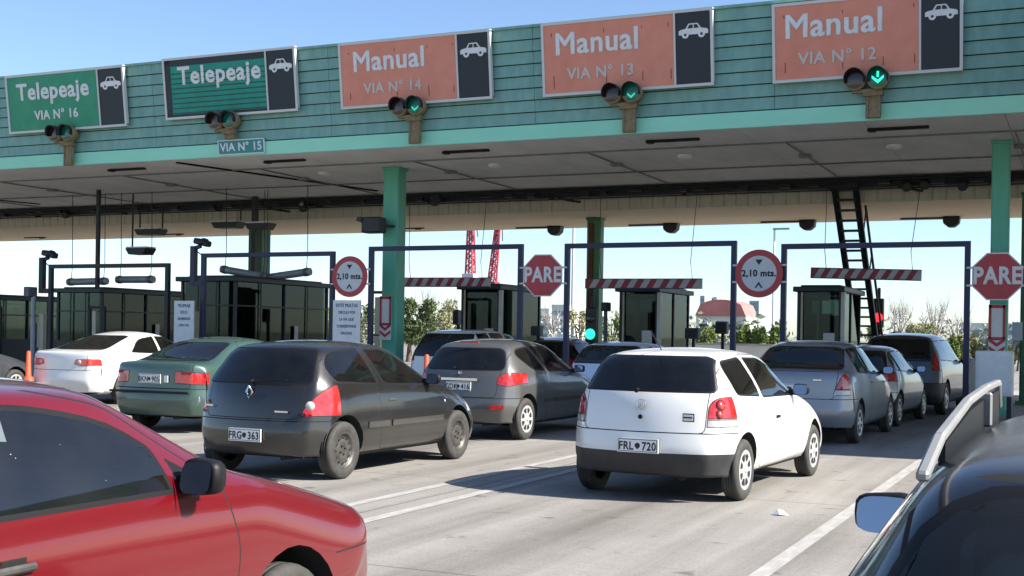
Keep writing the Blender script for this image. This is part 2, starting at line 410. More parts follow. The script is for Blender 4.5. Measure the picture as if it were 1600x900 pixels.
def ring_cut(bm, poly, ax, wd, pred, extra=(), idx=1):
    """a panel gap: the band between the outline and its copy grown by wd"""
    mk = bm.faces.layers.int.get('mark') or bm.faces.layers.int.new('mark')
    for f in cut(bm, planes_of(grow(poly, wd), ax) + list(extra), pred): f[mk] = 1
    for f in cut(bm, planes_of(poly, ax) + list(extra), lambda f: f[mk] == 1): f[mk] = 0
    for f in bm.faces:
        if f[mk]: f.material_index = idx; f[mk] = 0

def copy_faces(faces):
    nb = bmesh.new(); mp = {}
    for f in faces:
        vs = []
        for v in f.verts:
            if v not in mp: mp[v] = nb.verts.new(v.co)
            vs.append(mp[v])
        try: nf = nb.faces.new(vs)
        except ValueError: continue
        nf.material_index = f.material_index; nf.smooth = True
    nb.normal_update()
    return nb

def pane(bm, poly, ax, extra, pred, name, mats, parent, trim):
    """a window: the pane and, round it, its rubber seal as the pane's second material"""
    mk = bm.faces.layers.int.get('mark') or bm.faces.layers.int.new('mark')
    for f in cut(bm, planes_of(poly, ax) + list(extra), pred): f[mk] = 1
    for f in cut(bm, planes_of(poly, ax, -trim) + list(extra), lambda f: f[mk] == 1): f[mk] = 2
    sel = [f for f in bm.faces if f[mk]]
    if not sel: return None
    for f in sel: f.material_index = 1 if f[mk] == 1 else 0; f[mk] = 0
    nb = copy_faces(sel); bmesh.ops.delete(bm, geom=sel, context='FACES')
    for v in nb.verts:
        if all(f.material_index == 0 for f in v.link_faces): v.co -= v.normal * .004
    me = bpy.data.meshes.new(name); nb.to_mesh(me); nb.free()
    for mt in mats: me.materials.append(mt)
    o = bpy.data.objects.new(name, me); COL.objects.link(o); o.parent = parent
    return o

def take(bm, faces, name, mats, parent, inset=0.0, depth=0.0, dz=0.0):
    """moves faces out of the shell into a mesh of their own"""
    if not faces: return None
    nb = copy_faces(faces)
    bmesh.ops.delete(bm, geom=list(faces), context='FACES')
    for f in nb.faces: f.material_index = 0; f.smooth = True
    if inset:
        rt = bmesh.ops.inset_region(nb, faces=list(nb.faces), thickness=inset, depth=depth, use_even_offset=True, use_boundary=True)
        for f in rt['faces']: f.material_index = 1
    if dz:
        nb.normal_update()
        for v in nb.verts: v.co += v.normal * dz
    me = bpy.data.meshes.new(name); nb.to_mesh(me); nb.free()
    for mt in (mats if isinstance(mats, (list, tuple)) else [mats]): me.materials.append(mt)
    o = bpy.data.objects.new(name, me); COL.objects.link(o); o.parent = parent
    return o

def make_wheel(parent, x, y, r, tw, side, style='steel', rim_r=None):
    """wheel part: tyre with rounded shoulders and tread grooves; rim as a sub-part"""
    rr = rim_r or r * .64; h = tw / 2
    t = MB()
    pr = [(rr - .005, -h * .80), (rr + .012, -h * .96), (lerp(rr, r, .55), -h), (r - .022, -h * .93), (r - .006, -h * .78), (r, -h * .55)]
    gr = [(r, -h * .36), (r - .008, -h * .34), (r - .008, -h * .26), (r, -h * .24), (r, -.005), (r - .008, -.004), (r - .008, .004), (r, .005)]
    prof = pr + gr + [(a, -b) for a, b in (pr + gr[:4])[::-1]]
    t.lathe(prof, (0, 0, 0), 'x', 36)
    o = t.build('wheel', M['rubber'], parent, recalc=True); o.location = (x, y, r)
    d = MB(); s = side
    if style == 'steel':
        d.lathe([(rr + .004, s * h * .90), (rr - .014, s * h * .93), (rr - .03, s * h * .62), (rr * .80, s * h * .50), (rr * .55, s * h * .62), (rr * .42, s * h * .70), (rr * .30, s * h * .55), (rr * .18, s * h * .55), (.0, s * h * .58)], (0, 0, 0), 'x', 32)
        for k in range(12):
            a = 2 * math.pi * k / 12
            c = Vector((s * h * .56, math.cos(a) * rr * .70, math.sin(a) * rr * .70))
            q = Matrix.Rotation(a, 3, 'X')
            pts = [(0.0, q @ Vector((0, rr * .055 * math.cos(b), rr * .105 * math.sin(b)))) for b in [2 * math.pi * i / 8 for i in range(8)]]
            d.add([c + v + Vector((s * .012, 0, 0)) for _, v in pts], [tuple(range(8))], 1)
        for k in range(4):
            a = 2 * math.pi * k / 4 + .4
            d.lathe([(.010, s * h * .58), (.010, s * h * .74), (0, s * h * .75)], (0, math.cos(a) * rr * .24, math.sin(a) * rr * .24), 'x', 6, 1)
        d.build('rim', [M['steel'], M['dark']], o)
    else:
        n = 8 if style == 'cap' else 5
        d.lathe([(rr + .004, s * h * .92), (rr - .012, s * h * .97), (rr - .035, s * h * .78), (rr * .62, s * h * .84), (rr * .30, s * h * .92), (0, s * h * .95)], (0, 0, 0), 'x', 40)
        for k in range(n):
            a = 2 * math.pi * (k + .5) / n; q = Matrix.Rotation(a, 3, 'X')
            wo_ = rr * (.20 if n == 8 else .30); wi = wo_ * .45
            loop = [(rr * .80, -wo_), (rr * .84, 0), (rr * .80, wo_), (rr * .48, wi), (rr * .46, 0), (rr * .48, -wi)]
            d.add([q @ Vector((s * (h * .86 + .006), u, v)) for u, v in loop], [tuple(range(6))], 1)
        d.lathe([(rr * .17, s * h * .90), (rr * .16, s * h * 1.02), (0, s * h * 1.03)], (0, 0, 0), 'x', 16, 0)
        d.build('rim', [M['alloy'], M['dark']], o)
    return o

def make_mirror(parent, x, y, z, side, material, sx=.085, sz=.062, sy=.060):
    b = MB(); n, k = 18, 9; vs = []; fs = []
    def se(a, e): return math.copysign(abs(a) ** e, a)
    for i in range(k):
        ph = -math.pi / 2 + math.pi * i / (k - 1)
        for j in range(n):
            th = 2 * math.pi * j / n
            px = se(math.cos(ph), .6) * se(math.cos(th), .55) * sx; pz = se(math.cos(ph), .6) * se(math.sin(th), .55) * sz
            py = max(-sy * .55, se(math.sin(ph), .8) * sy)
            if px * side > 0: pz *= .92
            vs.append((x + side * sx + px, y + py, z + pz))
    for i in range(k - 1):
        for j in range(n): fs.append((i * n + j, i * n + (j + 1) % n, (i + 1) * n + (j + 1) % n, (i + 1) * n + j))
    b.add(vs, fs, 0, True); b.add(vs[:n], [tuple(range(n))]); b.add(vs[-n:], [tuple(range(n))])
    b.prism([(-.06, -.10), (.07, -.10), (.05, .0), (-.03, .0)], lambda u, v, d: (x + side * d, y + .02 + u * .8, z + v * .6), -.05, .05)
    o = b.build('mirror', material, parent)
    g = MB(); loop = [(math.cos(a) , math.sin(a)) for a in [2 * math.pi * i / 20 for i in range(20)]]
    g.add([(x + side * sx + se(c, .55) * sx * .86, y - sy * .55 - .004 - .012 * (1 - se(s_, .55)), z + se(s_, .55) * sz * .82) for c, s_ in loop], [tuple(range(20))])
    g.build('mirror_glass', M['mirror'], o)
    return o

def plate(parent, y, z, text_, w=.36, h=.125, x=0.0, tilt=0.0):
    b = MB(); b.box((0, 0, 0), (w, .012, h), 0); b.box((0, -.0075, 0), (w * .95, .003, h * .86), 1)
    b.box((0, -.0097, 0), (w * .92, .0015, h * .78), 0)
    for k in range(-1, 2): b.box((k * .005, -.0112, -.005), (.004, .0015, h * .42), 1)
    b.lathe([(h * .2, -.0118), (0, -.012)], (0, 0, 0), 'y', 16, 1, False)
    o = b.build('license_plate', [M['white_plate'], M['plate_ink']], parent); o.location = (x, y, z); o.rotation_euler = (tilt, 0, 0)
    a, c = text_
    text(a, h * .80, M['plate_ink'], o, (-w * .28, -.011, -h * .06), bold=.003, extrude=.0012, xs=.86)
    text(c, h * .80, M['plate_ink'], o, (w * .28, -.011, -h * .06), bold=.003, extrude=.0012, xs=.86)
    return o

def make_car(name, label, p, x, y, rot, group=None, level=2, cat='car'):
    root = thing(name, label, cat, (x, y, 0), rot, group)
    wb, W, H, r = p['wb'], p['W'], p['H'], p['r']
    yr = -(wb / 2 + p['ro']); yf = wb / 2 + p['fo']; ra = -wb / 2; fa = wb / 2
    tw = p.get('tw', .175)
    bm = car_shell(p, level)
    bm.normal_update(); bm.verts.ensure_lookup_table(); bm.faces.ensure_lookup_table()
    SHELL[root.name] = sh = (BVHTree.FromBMesh(bm), [[v.index for v in f.verts] for f in bm.faces], [v.normal.copy() for v in bm.verts], [v.co.copy() for v in bm.verts])
    side = lambda s: (lambda f: f.calc_center_median().x * s > W * .30 and abs(f.normal.x) > .25)
    # wheel arches
    ar = r + p.get('arch', .055)
    for ay in (ra, fa):
        circ = [(ay + math.cos(a) * ar, r + .015 + math.sin(a) * ar) for a in [2 * math.pi * i / 26 for i in range(26)]]
        for s in (1, -1):
            fs = cut(bm, planes_of(circ, (1, 2)), lambda f: f.calc_center_median().x * s > W * .55)
            bmesh.ops.delete(bm, geom=fs, context='FACES')
            es = [e for e in bm.edges if e.is_boundary and all(v.co.x * s > W * .5 and abs((Vector((v.co.y - ay, v.co.z - r - .015))).length - ar) < .012 for v in e.verts)]
            rt = bmesh.ops.extrude_edge_only(bm, edges=es)
            nv = [g for g in rt['geom'] if isinstance(g, bmesh.types.BMVert)]
            for v in nv: v.co.x = s * (W - .30)
            for f in [g for g in rt['geom'] if isinstance(g, bmesh.types.BMFace)]: f.material_index = 2; f.smooth = True
    # lower cladding / underside
    for f in bm.faces:
        if f.normal.z < -.8 and f.calc_center_median().z < .30 and ra - .15 < f.calc_center_median().y < fa + .15: f.material_index = 2
    # glass
    gm = p.get('glass', 'glass_dark')
    for poly in p.get('windows', []):
        pl = rpoly([(a + ra, b) for a, b in poly['pts']], poly.get('r', .05))
        for s in (1, -1):
            pane(bm, pl, (1, 2), [], side(s), 'side_window', [M[poly.get('glass', gm)], M['trim']], root, poly.get('inset', .018))
    if 'rearwin' in p:
        q = p['rearwin']
        pl = rpoly([(-q['w0'], q['z0']), (q['w0'], q['z0']), (q['w1'], q['z1']), (-q['w1'], q['z1'])], q.get('r', .07), 4)
        pane(bm, pl, (0, 2), [half(1, p['yrt'] + q.get('dy', .12), 1)], lambda f: f.calc_center_median().y < p['yrt'] + .4 and f.normal.y < q.get('ny', -.12), 'rear_window', [M[q.get('glass', gm)], M['trim']], root, q.get('inset', .016))
    ws = p.get('screen', {})
    pl = rpoly([(-W * .80, p['zcow'] + .03), (W * .80, p['zcow'] + .03), (p['Wr'] * .93, p['zws'] - .035), (-p['Wr'] * .93, p['zws'] - .035)], .06, 3)
    pane(bm, pl, (0, 2), [half(1, p['yws'] - .05, -1)], lambda f: f.normal.y > .2, 'windscreen', [M[ws.get('glass', 'glass_mid')], M['trim']], root, .025)
    # lamps
    for t in p.get('tail', []):
        for s in (1, -1):
            pl = rpoly([(a * s, b) for a, b in t['pts']], t.get('r', .03), 3)
            fs = cut(bm, planes_of(pl, (0, 2)) + [half(1, t.get('ymax', yr + .4), 1)], lambda f: f.calc_center_median().y < yr + .8 and f.calc_center_median().x * s > 0)
            if fs:
                take(bm, fs, t.get('name', 'tail_light'), [M[t.get('mat', 'red_lens')], M['seam']], root, t.get('inset', .008), t.get('depth', .004))
    for t in p.get('head', []):
        for s in (1, -1):
            pl = rpoly([(a * s, b) for a, b in t['pts']], .03, 3)
            fs = cut(bm, planes_of(pl, (0, 2)) + [half(1, t.get('ymin', yf - .45), -1)], lambda f: f.calc_center_median().y > yf - .8 and f.calc_center_median().x * s > 0)
            if fs: take(bm, fs, 'headlight', [M['clear_lens'], M['seam']], root, .01, -.004)
    # panel gaps
    for pts in p.get('doors', []):
        pl = rpoly([(a + ra, b) for a, b in pts], .06, 3)
        for s in (1, -1): ring_cut(bm, pl, (1, 2), .007, side(s))
    for z0, z1, a, b in p.get('gate', []):
        pl = rpoly([(-a, z0), (a, z0), (b, z1), (-b, z1)], .05, 3)
        ring_cut(bm, pl, (0, 2), .008, lambda f: f.calc_center_median().y < yr + .5 and f.normal.y < -.25)
    if 'hoodgap' in p:
        h0, h1 = p['hoodgap']
        pl = rpoly([(-W * .80, p['ycow'] + .05), (W * .80, p['ycow'] + .05), (W * .68, yf - .20), (-W * .68, yf - .20)], .08, 3)
        ring_cut(bm, pl, (0, 1), .007, lambda f: f.normal.z > .3 and f.calc_center_median().y > p['ycow'] - .2)
    for y0, y1, z0, z1 in p.get('moulding', []):
        pl = rpoly([(y0 + ra, z0), (y1 + ra, z0), (y1 + ra, z1), (y0 + ra, z1)], .01, 2)
        for s in (1, -1):
            fs = cut(bm, planes_of(pl, (1, 2)), side(s))
            take(bm, fs, 'side_moulding', [M[p.get('moulding_mat', 'cladding')], M[p.get('moulding_mat', 'cladding')]], root, 0, 0, .010)
    if p.get('fbump'):
        for f in cut(bm, [half(2, p['fbump'] + .007, 1), half(2, p['fbump'], -1), half(1, fa + ar - .02, -1)], lambda f: f.material_index == 0): f.material_index = 1
    # rear bumper: a part of its own, with its lower plastic
    zb = p.get('zbump', .62); ybk = p.get('ybump', ra - .22)
    lo = p.get('zclad', None)
    if lo:
        fs = cut(bm, [half(2, lo, 1), half(1, ybk, 1)], lambda f: f.material_index == 0)
        for f in fs: f.material_index = 3
    fs = cut(bm, [half(2, zb + .010, 1), half(1, ybk, 1)], lambda f: f.calc_center_median().y < ra and f.calc_center_median().z < zb + .2 and f.material_index in (0, 1, 3))
    fs2 = [f for f in cut(bm, [half(2, zb + .010, 1), half(2, zb, -1)], lambda f: f.calc_center_median().y < ybk and f.material_index in (0, 1, 3))]
    for f in fs2: f.material_index = 1
    fs = [f for f in bm.faces if f.is_valid and f.calc_center_median().y < ybk and f.calc_center_median().z < zb and f.material_index in (0, 3)]
    pm = p['paint']; cl = M['cladding']
    if fs:
        nb = copy_faces(fs); bmesh.ops.delete(bm, geom=fs, context='FACES')
        me = bpy.data.meshes.new('bumper'); nb.to_mesh(me); nb.free()
        for mt in (p.get('bumper_paint', pm), M['seam'], M['well'], cl): me.materials.append(mt)
        o = bpy.data.objects.new('bumper', me); COL.objects.link(o); o.parent = root
    me = bpy.data.meshes.new('body'); bm.to_mesh(me); bm.free()
    for mt in (pm, M['seam'], M['well'], cl): me.materials.append(mt)
    ob = bpy.data.objects.new('body', me); COL.objects.link(ob); ob.parent = root
    for o in root.children: keep_normals(o.data, sh)
    # floor pan fills the hollow between the wheels
    u = MB(); u.box((0, (ra + fa) / 2 - .1, .30), (W * 1.25, wb + .45, .16)); u.box((0, fa + .05, .45), (W * 1.2, .62, .5)); u.box((0, ra, .46), (W * 1.1, .50, .30))
    u.tube([(W * .45, ra - .1, .24), (W * .45, yr + .12, .235)], .03, 8)
    u.build('floor_pan', M['well'], root)
    # wheels
    for ay in (ra, fa):
        for s in (1, -1): make_wheel(root, s * (W - tw / 2 - .015), ay, r, tw, s, p.get('wheels', 'steel'), p.get('rim_r'))
    # mirrors
    if 'mirror' in p:
        my, mz = p['mirror']
        for s in (1, -1): make_mirror(root, s * (W - .03), my + ra, mz, s, p.get('mirror_mat', M['trim']), *p.get('mirror_size', ()))
    # cabin
    if p.get('cabin', True):
        sm = M['cloth']
        yfs = lerp(p['yws'], p['yrt'], .34); yrs = lerp(p['yws'], p['yrt'], .86)
        def seat(cx, cy, wd, hr=True, nm='seat'):
            b = MB(); b.box((cx, cy + .18, .50), (wd, .50, .18)); b.box((cx, cy - .10, .80), (wd, .16, .56), 0, Matrix.Rotation(R(12), 3, 'X'))
            if hr:
                for hx in ([cx] if wd < .7 else [cx - wd * .3, cx + wd * .3]): b.box((hx, cy - .19, 1.15), (.26, .10, .17), 0, Matrix.Rotation(R(8), 3, 'X'))
            b.build(nm, sm, root, bevel=.03)
        for s in (1, -1): seat(s * W * .44, yfs, W * .60)
        if yrs - .2 > yr + .3: seat(0, yrs, W * 1.5)
        b = MB(); b.box((0, p['ycow'] - .22, .84), (W * 1.62, .42, .16)); b.build('dashboard', M['lining'], root, bevel=.03)
        b = MB(); pts = [(-W * .44 + math.cos(a) * .18, p['ycow'] - .46 + math.sin(a) * .06, .90 + math.sin(a) * .17) for a in [2 * math.pi * i / 18 for i in range(19)]]
        b.tube(pts, .013, 6, cap=False); b.build('steering_wheel', M['trim'], root)
    return root
# ------------------------------------------------------------------ layout helper: where the line of sight of a photo pixel meets the plane y = L
def at(px, py, L):
    a = px - 800; b = py - HORIZON
    u = (a * math.cos(ROLL) + b * math.sin(ROLL)) / FPX; v = (-b * math.cos(ROLL) + a * math.sin(ROLL)) / FPX
    q = _d + _r * u; t = L / q.y
    return Vector((q.x * t, L, CAM_H + v * t))

# ------------------------------------------------------------------ ground, concrete apron, painted lines, kerbed islands
def concrete_mat():
    m = bpy.data.materials.new('worn concrete'); m.use_nodes = True; nt = m.node_tree; b = P_(nt, (.4, .38, .35), .85, 0, .3)
    N = nt.nodes.new; Lk = nt.links.new
    tc = N('ShaderNodeTexCoord')
    def noise(scale, detail, rough=.6, st=(1, 1, 1)):
        mp = N('ShaderNodeMapping'); mp.inputs['Scale'].default_value = st; Lk(tc.outputs['Object'], mp.inputs[0])
        n = N('ShaderNodeTexNoise'); n.inputs['Scale'].default_value = scale; n.inputs['Detail'].default_value = detail; n.inputs['Roughness'].default_value = rough
        Lk(mp.outputs[0], n.inputs['Vector']); return n.outputs[0]
    def ramp(src, p0, p1, c0, c1):
        r = N('ShaderNodeValToRGB'); e = r.color_ramp.elements; e[0].position = p0; e[1].position = p1; e[0].color = (*c0, 1); e[1].color = (*c1, 1); Lk(src, r.inputs[0]); return r.outputs[0]
    def mul(a, c):
        x = N('ShaderNodeMix'); x.data_type = 'RGBA'; x.blend_type = 'MULTIPLY'; x.inputs[0].default_value = 1
        Lk(a, x.inputs[6]); Lk(c, x.inputs[7]); return x.outputs[2]
    base = ramp(noise(.35, 8), .3, .75, (.27, .255, .235), (.36, .345, .32))
    fine = ramp(noise(42, 6, .8), .3, .7, (.62, .62, .62), (1.14, 1.14, 1.14))
    # brushed grooves run across the lanes; tyre tracks and oil run along them
    groove = ramp(noise(9, 3, .5, (.25, 9, 1)), .3, .65, (.86, .86, .86), (1.05, 1.05, 1.05))
    track = ramp(noise(1.0, 5, .65, (1.5, .07, 1)), .33, .62, (.66, .64, .62), (1.06, 1.06, 1.05))
    spots = ramp(noise(3.2, 3, .5), .27, .36, (.55, .53, .52), (1, 1, 1))
    # oil dripped along the middle of each lane
    sl = N('ShaderNodeSeparateXYZ'); Lk(tc.outputs['Object'], sl.inputs[0])
    def mth(op, a, v=None, v2=None):
        x = N('ShaderNodeMath'); x.operation = op; Lk(a, x.inputs[0])
        if v is not None: x.inputs[1].default_value = v
        if v2 is not None: x.inputs[2].default_value = v2
        return x.outputs[0]
    dl = mth('MULTIPLY', mth('ABSOLUTE', mth('SUBTRACT', mth('FRACT', mth('MULTIPLY_ADD', sl.outputs[0], 1 / 4.55, 3.6 / 4.55 + .5)), .5)), 4.55)
    ad = N('ShaderNodeMath'); ad.operation = 'MULTIPLY_ADD'; ad.inputs[1].default_value = 1.1; Lk(noise(1.3, 6, .7, (1, .35, 1)), ad.inputs[0]); Lk(dl, ad.inputs[2])
    oil = ramp(mth('MULTIPLY', ad.outputs[0], .5), .28, .62, (.66, .645, .63), (1, 1, 1))
    col = mul(mul(mul(mul(mul(base, fine), groove), track), spots), oil)
    # slab joints every 5 m across, every 4.55 m along
    sx = N('ShaderNodeSeparateXYZ'); Lk(tc.outputs['Object'], sx.inputs[0])
    wob = noise(2.5, 4)
    def joint(src, period, off):
        a = N('ShaderNodeMath'); a.operation = 'MULTIPLY_ADD'; a.inputs[1].default_value = 1 / period; a.inputs[2].default_value = off; Lk(src, a.inputs[0])
        w_ = N('ShaderNodeMath'); w_.operation = 'MULTIPLY_ADD'; w_.inputs[1].default_value = .012; Lk(wob, w_.inputs[0]); Lk(a.outputs[0], w_.inputs[2])
        f = N('ShaderNodeMath'); f.operation = 'FRACT'; Lk(w_.outputs[0], f.inputs[0])
        s = N('ShaderNodeMath'); s.operation = 'LESS_THAN'; s.inputs[1].default_value = .022 / period; Lk(f.outputs[0], s.inputs[0]); return s.outputs[0]
    j1 = joint(sx.outputs[1], 4.6, .48); j2 = joint(sx.outputs[0], 4.55, .2)
    mx = N('ShaderNodeMath'); mx.operation = 'MAXIMUM'; Lk(j1, mx.inputs[0]); Lk(j2, mx.inputs[1])
    jm = N('ShaderNodeMix'); jm.data_type = 'RGBA'; jm.inputs[7].default_value = (.06, .055, .05, 1)
    js = N('ShaderNodeMath'); js.operation = 'MULTIPLY'; js.inputs[1].default_value = .7; Lk(mx.outputs[0], js.inputs[0])
    Lk(js.outputs[0], jm.inputs[0]); Lk(col, jm.inputs[6]); Lk(jm.outputs[2], b.inputs['Base Color'])
    bp = N('ShaderNodeBump'); bp.inputs['Strength'].default_value = .35; bp.inputs['Distance'].default_value = .01
    Lk(noise(60, 5, .7), bp.inputs['Height']); Lk(bp.outputs[0], b.inputs['Normal'])
    return m
M['concrete'] = concrete_mat()
M['earth'] = mat('dry earth and grass', (.20, .19, .13), .95, var=.4, vs=.15, color2=(.12, .15, .06))
M['line'] = mat('worn white road paint', (.27, .26, .24), .75, var=.3, vs=5, color2=(.43, .42, .40), stretch=(3, .7, 1))
M['kerb'] = mat('island concrete', (.34, .33, .31), .85, var=.25, vs=2.5)
def sheet(name, x0, x1, y0, y1, z, m, n=1):
    b = MB(); b.add([(x0, y0, z), (x1, y0, z), (x1, y1, z), (x0, y1, z)], [(0, 1, 2, 3)]); o = b.build(name, m, recalc=False); o['kind'] = 'structure'; return o
sheet('ground', -2500, 2500, -400, 4000, 0.0 - .004, M['earth'])
sheet('road', -75, 45, -30, 130, 0.0, M['concrete'])
ISL = [(-1.87, -.95), (-6.27, -5.29), (-10.83, -9.83), (-15.45, -14.45), (-20.1, -19.1), (-24.8, -23.8), (-29.4, -28.4)]
for i, (x0, x1) in enumerate(ISL):
    b = MB(); y0, y1 = 23.2, 37.5; xm = (x0 + x1) / 2; rr = (x1 - x0) / 2
    lp = [(xm + rr * math.cos(a), y0 + rr * math.sin(a)) for a in [math.pi + math.pi * k / 10 for k in range(11)]] + [(xm + rr * math.cos(a), y1 + rr * math.sin(a)) for a in [math.pi * k / 10 for k in range(11)]]
    b.prism(lp, lambda u, v, d: (u, v, d), -.05, .16)
    o = b.build('pavement', M['kerb'], bevel=.02); o['kind'] = 'structure'
for xs in [(-1.92, -1.80), (-5.86, -5.74), (-5.26, -5.14)]:
    o = sheet('road_marking', xs[0], xs[1], 2 if xs[0] > -4 else 5.0, 22.6, .004, M['line'])

# ------------------------------------------------------------------ toll canopy
def streak_mat(name, c, c2, st, vs=2.0):
    return mat(name, c, .7, var=.2, vs=vs, color2=c2, stretch=st)
M['teal'] = mat('teal board paint', (.15, .32, .28), .55, var=.25, vs=2.2, color2=(.24, .44, .38), stretch=(2.6, 1, .9))
M['mint'] = mat('mint trim paint', (.27, .70, .52), .5, var=.12, vs=1.2, color2=(.34, .78, .60), stretch=(.4, 1, 1))
M['soffit'] = mat('grey soffit boards', (.70, .685, .645), .85, var=.3, vs=1.1, color2=(.88, .865, .82), stretch=(1.2, .5, 1), bump=.15, bs=20)
M['beige'] = mat('beige soffit', (.78, .64, .45), .85, var=.2, vs=.8, color2=(.86, .73, .54), stretch=(.5, 1, 1))
M['beige_rib'] = mat('grey-beige ribbed cladding', (.60, .56, .45), .85, var=.3, vs=4, color2=(.72, .67, .55), stretch=(3, 1, .4))
M['black_steel'] = mat('black steel', (.014, .016, .018), .55, var=.3, vs=6)
M['conduit'] = mat('conduit paint', (.22, .215, .20), .7, var=.3, vs=3)
M['roof'] = mat('roof sheet', (.25, .26, .26), .7)
LEAN = math.atan(.13)
def fy(z): return 22.10 - (z - 5.3) * .13
cn = thing('toll_canopy', 'long teal boarded toll plaza canopy with a mint lower edge and grey soffit', 'canopy', (-20, 28, 0))
X0, X1, XW = -56.0, -0.45, 36.0
def boards(b, x0, x1, yfun, z0, z1, n):
    h = (z1 - z0) / n
    for i in range(n):
        a, c = z0 + i * h, z0 + (i + 1) * h
        # lapped board: the lower edge stands proud of the board below
        a += .016
        b.add([(x0, yfun(a) - .035, a), (x1, yfun(a) - .035, a), (x1, yfun(c) - .005, c), (x0, yfun(c) - .005, c), (x0, yfun(a), a), (x1, yfun(a), a), (x1, yfun(c) + .02, c), (x0, yfun(c) + .02, c)],
              [(0, 1, 2, 3), (0, 4, 5, 1), (3, 2, 6, 7), (0, 3, 7, 4), (1, 5, 6, 2)])
b = MB()
for k in range(12):        # boards come in lengths with fine butt joints
    xa = X0 + (X1 - X0) * k / 12; xb = X0 + (X1 - X0) * (k + 1) / 12
    boards(b, xa + .004, xb - .004, fy, 5.575, 7.40, 8)
boards(b, X1 + .03, XW, lambda z: fy(z) - 4.2, 5.575, 7.40, 8)  # forward step out of view, added to shade the right lanes; more parts below
bk = MB(); bk.box(((X0 + X1) / 2, fy(6.49) + .045, 6.49), (X1 - X0, .02, 1.84), 0, Matrix.Rotation(LEAN, 3, 'X')); bk.box(((XW + X1) / 2 + .02, fy(6.49) - 4.155, 6.49), (XW - X1 - .05, .02, 1.84), 0, Matrix.Rotation(LEAN, 3, 'X')); bk.build('fascia_backing', M['dark'], cn, world=True)
b.build('fascia', M['teal'], cn, world=True)
b = MB(); b.box(((X0 + X1) / 2, fy(5.43) - .02, 5.43), (X1 - X0, .10, .285), 0, Matrix.Rotation(LEAN, 3, 'X'))
b.box(((XW + X1) / 2, fy(5.43) - 4.22, 5.43), (XW - X1 - .03, .10, .285), 0, Matrix.Rotation(LEAN, 3, 'X'))
b.build('fascia_trim', M['mint'], cn, world=True, bevel=.01)
b = MB(); b.box(((X0 + X1) / 2, fy(7.42) + .02, 7.42), (X1 - X0, .16, .05)); b.box(((XW + X1) / 2, fy(7.42) - 4.18, 7.42), (XW - X1 - .03, .16, .05)); b.build('roof_edge', M['teal'], cn, world=True)
b = MB(); b.box(((X0 + X1) / 2, 29.0, 7.30), (X1 - X0, 14.0, .08)); b.box(((XW + X1) / 2, 26.8, 7.30), (XW - X1 - .03, 17.6, .08))
b.box((X1 + .015, 19.98, 6.4), (.03, 4.2, 1.7)); b.build('roof_deck', M['roof'], cn, world=True)
b = MB()
x = X0; k = 0
while x < X1 - .1:         # soffit slabs with open joints, one of them patched darker
    wv = 2.28; x2 = min(x + wv, X1)
    b.box(((x + x2) / 2, 26.05, 5.345), (x2 - x - .012, 7.86, .07)); x = x2; k += 1
b.box(((XW + X1) / 2, 23.95, 5.345), (XW - X1 - .03, 12.0, .07))
b.build('soffit', M['soffit'], cn, world=True)
b = MB()
x = X0
while x < XW:
    b.box((x + .145, 30.55, 5.13), (.27, .05, .66)); b.box((x + .295, 30.57, 5.13), (.03, .05, .66)); x += .31
b.build('rear_beam_cladding', M['beige_rib'], cn, world=True)
b = MB(); b.box(((X0 + XW) / 2, 32.95, 4.84), (XW - X0, 4.7, .08)); b.box(((X0 + XW) / 2, 35.32, 5.4), (XW - X0, .08, 1.2)); b.build('rear_soffit', M['beige'], cn, world=True)
# lattice beam in the gap between the two roofs
b = MB()
for z, wd in ((5.46, .10), (5.16, .10), (5.30, .05)): b.box(((X0 + XW) / 2, 30.12, z), (XW - X0, wd, wd))
b.box(((X0 + XW) / 2, 30.36, 5.24), (XW - X0, .08, .10)); b.box(((X0 + XW) / 2, 30.20, 5.08), (XW - X0, .03, .03))
b.box(((X0 + XW) / 2, 30.34, 5.45), (XW - X0, .35, .04))
x = X0; k = 0
while x < XW:
    b.bar((x, 30.12, 5.16), (x + .45, 30.12, 5.46), .035); b.bar((x + .45, 30.12, 5.46), (x + .9, 30.12, 5.16), .035)
    if k % 4 == 0: b.box((x, 30.18, 5.28), (.07, .22, .42))
    x += .9; k += 1
b.tube([(X0, 29.7, 5.24), (XW, 29.7, 5.24)], .035, 6); b.tube([(X0, 29.86, 5.20), (XW, 29.86, 5.20)], .025, 6); b.tube([(X0, 29.5, 5.27), (XW, 29.5, 5.27)], .022, 6)
rnd = random.Random(5)
for k in range(46):
    xx = -40 + k * .9 + rnd.uniform(-.3, .3); hh = rnd.uniform(.06, .16); b.box((xx, 29.9 + rnd.uniform(-.2, .1), 5.24 - hh * .4), (rnd.uniform(.08, .35), .14, hh))
for xx in (-21.8, -12.6, -4.0):   # service brackets hanging to the rear soffit
    b.bar((xx, 30.1, 5.1), (xx + 1.6, 31.6, 4.86), .05); b.box((xx + .9, 30.7, 4.98), (.35, .2, .2))
b.build('lattice_beam', M['black_steel'], cn, world=True)
b = MB()
for xx, dy in ((-18.0, 0), (-30.0, 0)): b.box((xx, 25.6, 5.295), (.08, 6.4, .035), 0, Matrix.Rotation(R(-14), 3, 'Z')); b.build('soffit_conduit', M['black_steel'], cn, world=True); 
b = MB()
for yy in (24.0, 27.2):
    b.tube([(X0, yy, 5.295), (X1, yy, 5.295)], .018, 6)
for k in range(9):
    xx = -34 + k * 4.1; b.tube([(xx, 24.0, 5.29), (xx + .02, 29.6, 5.29)], .016, 6); b.box((xx, 25.8, 5.28), (.22, .22, .06))
b.build('conduit', M['conduit'], cn, world=True)
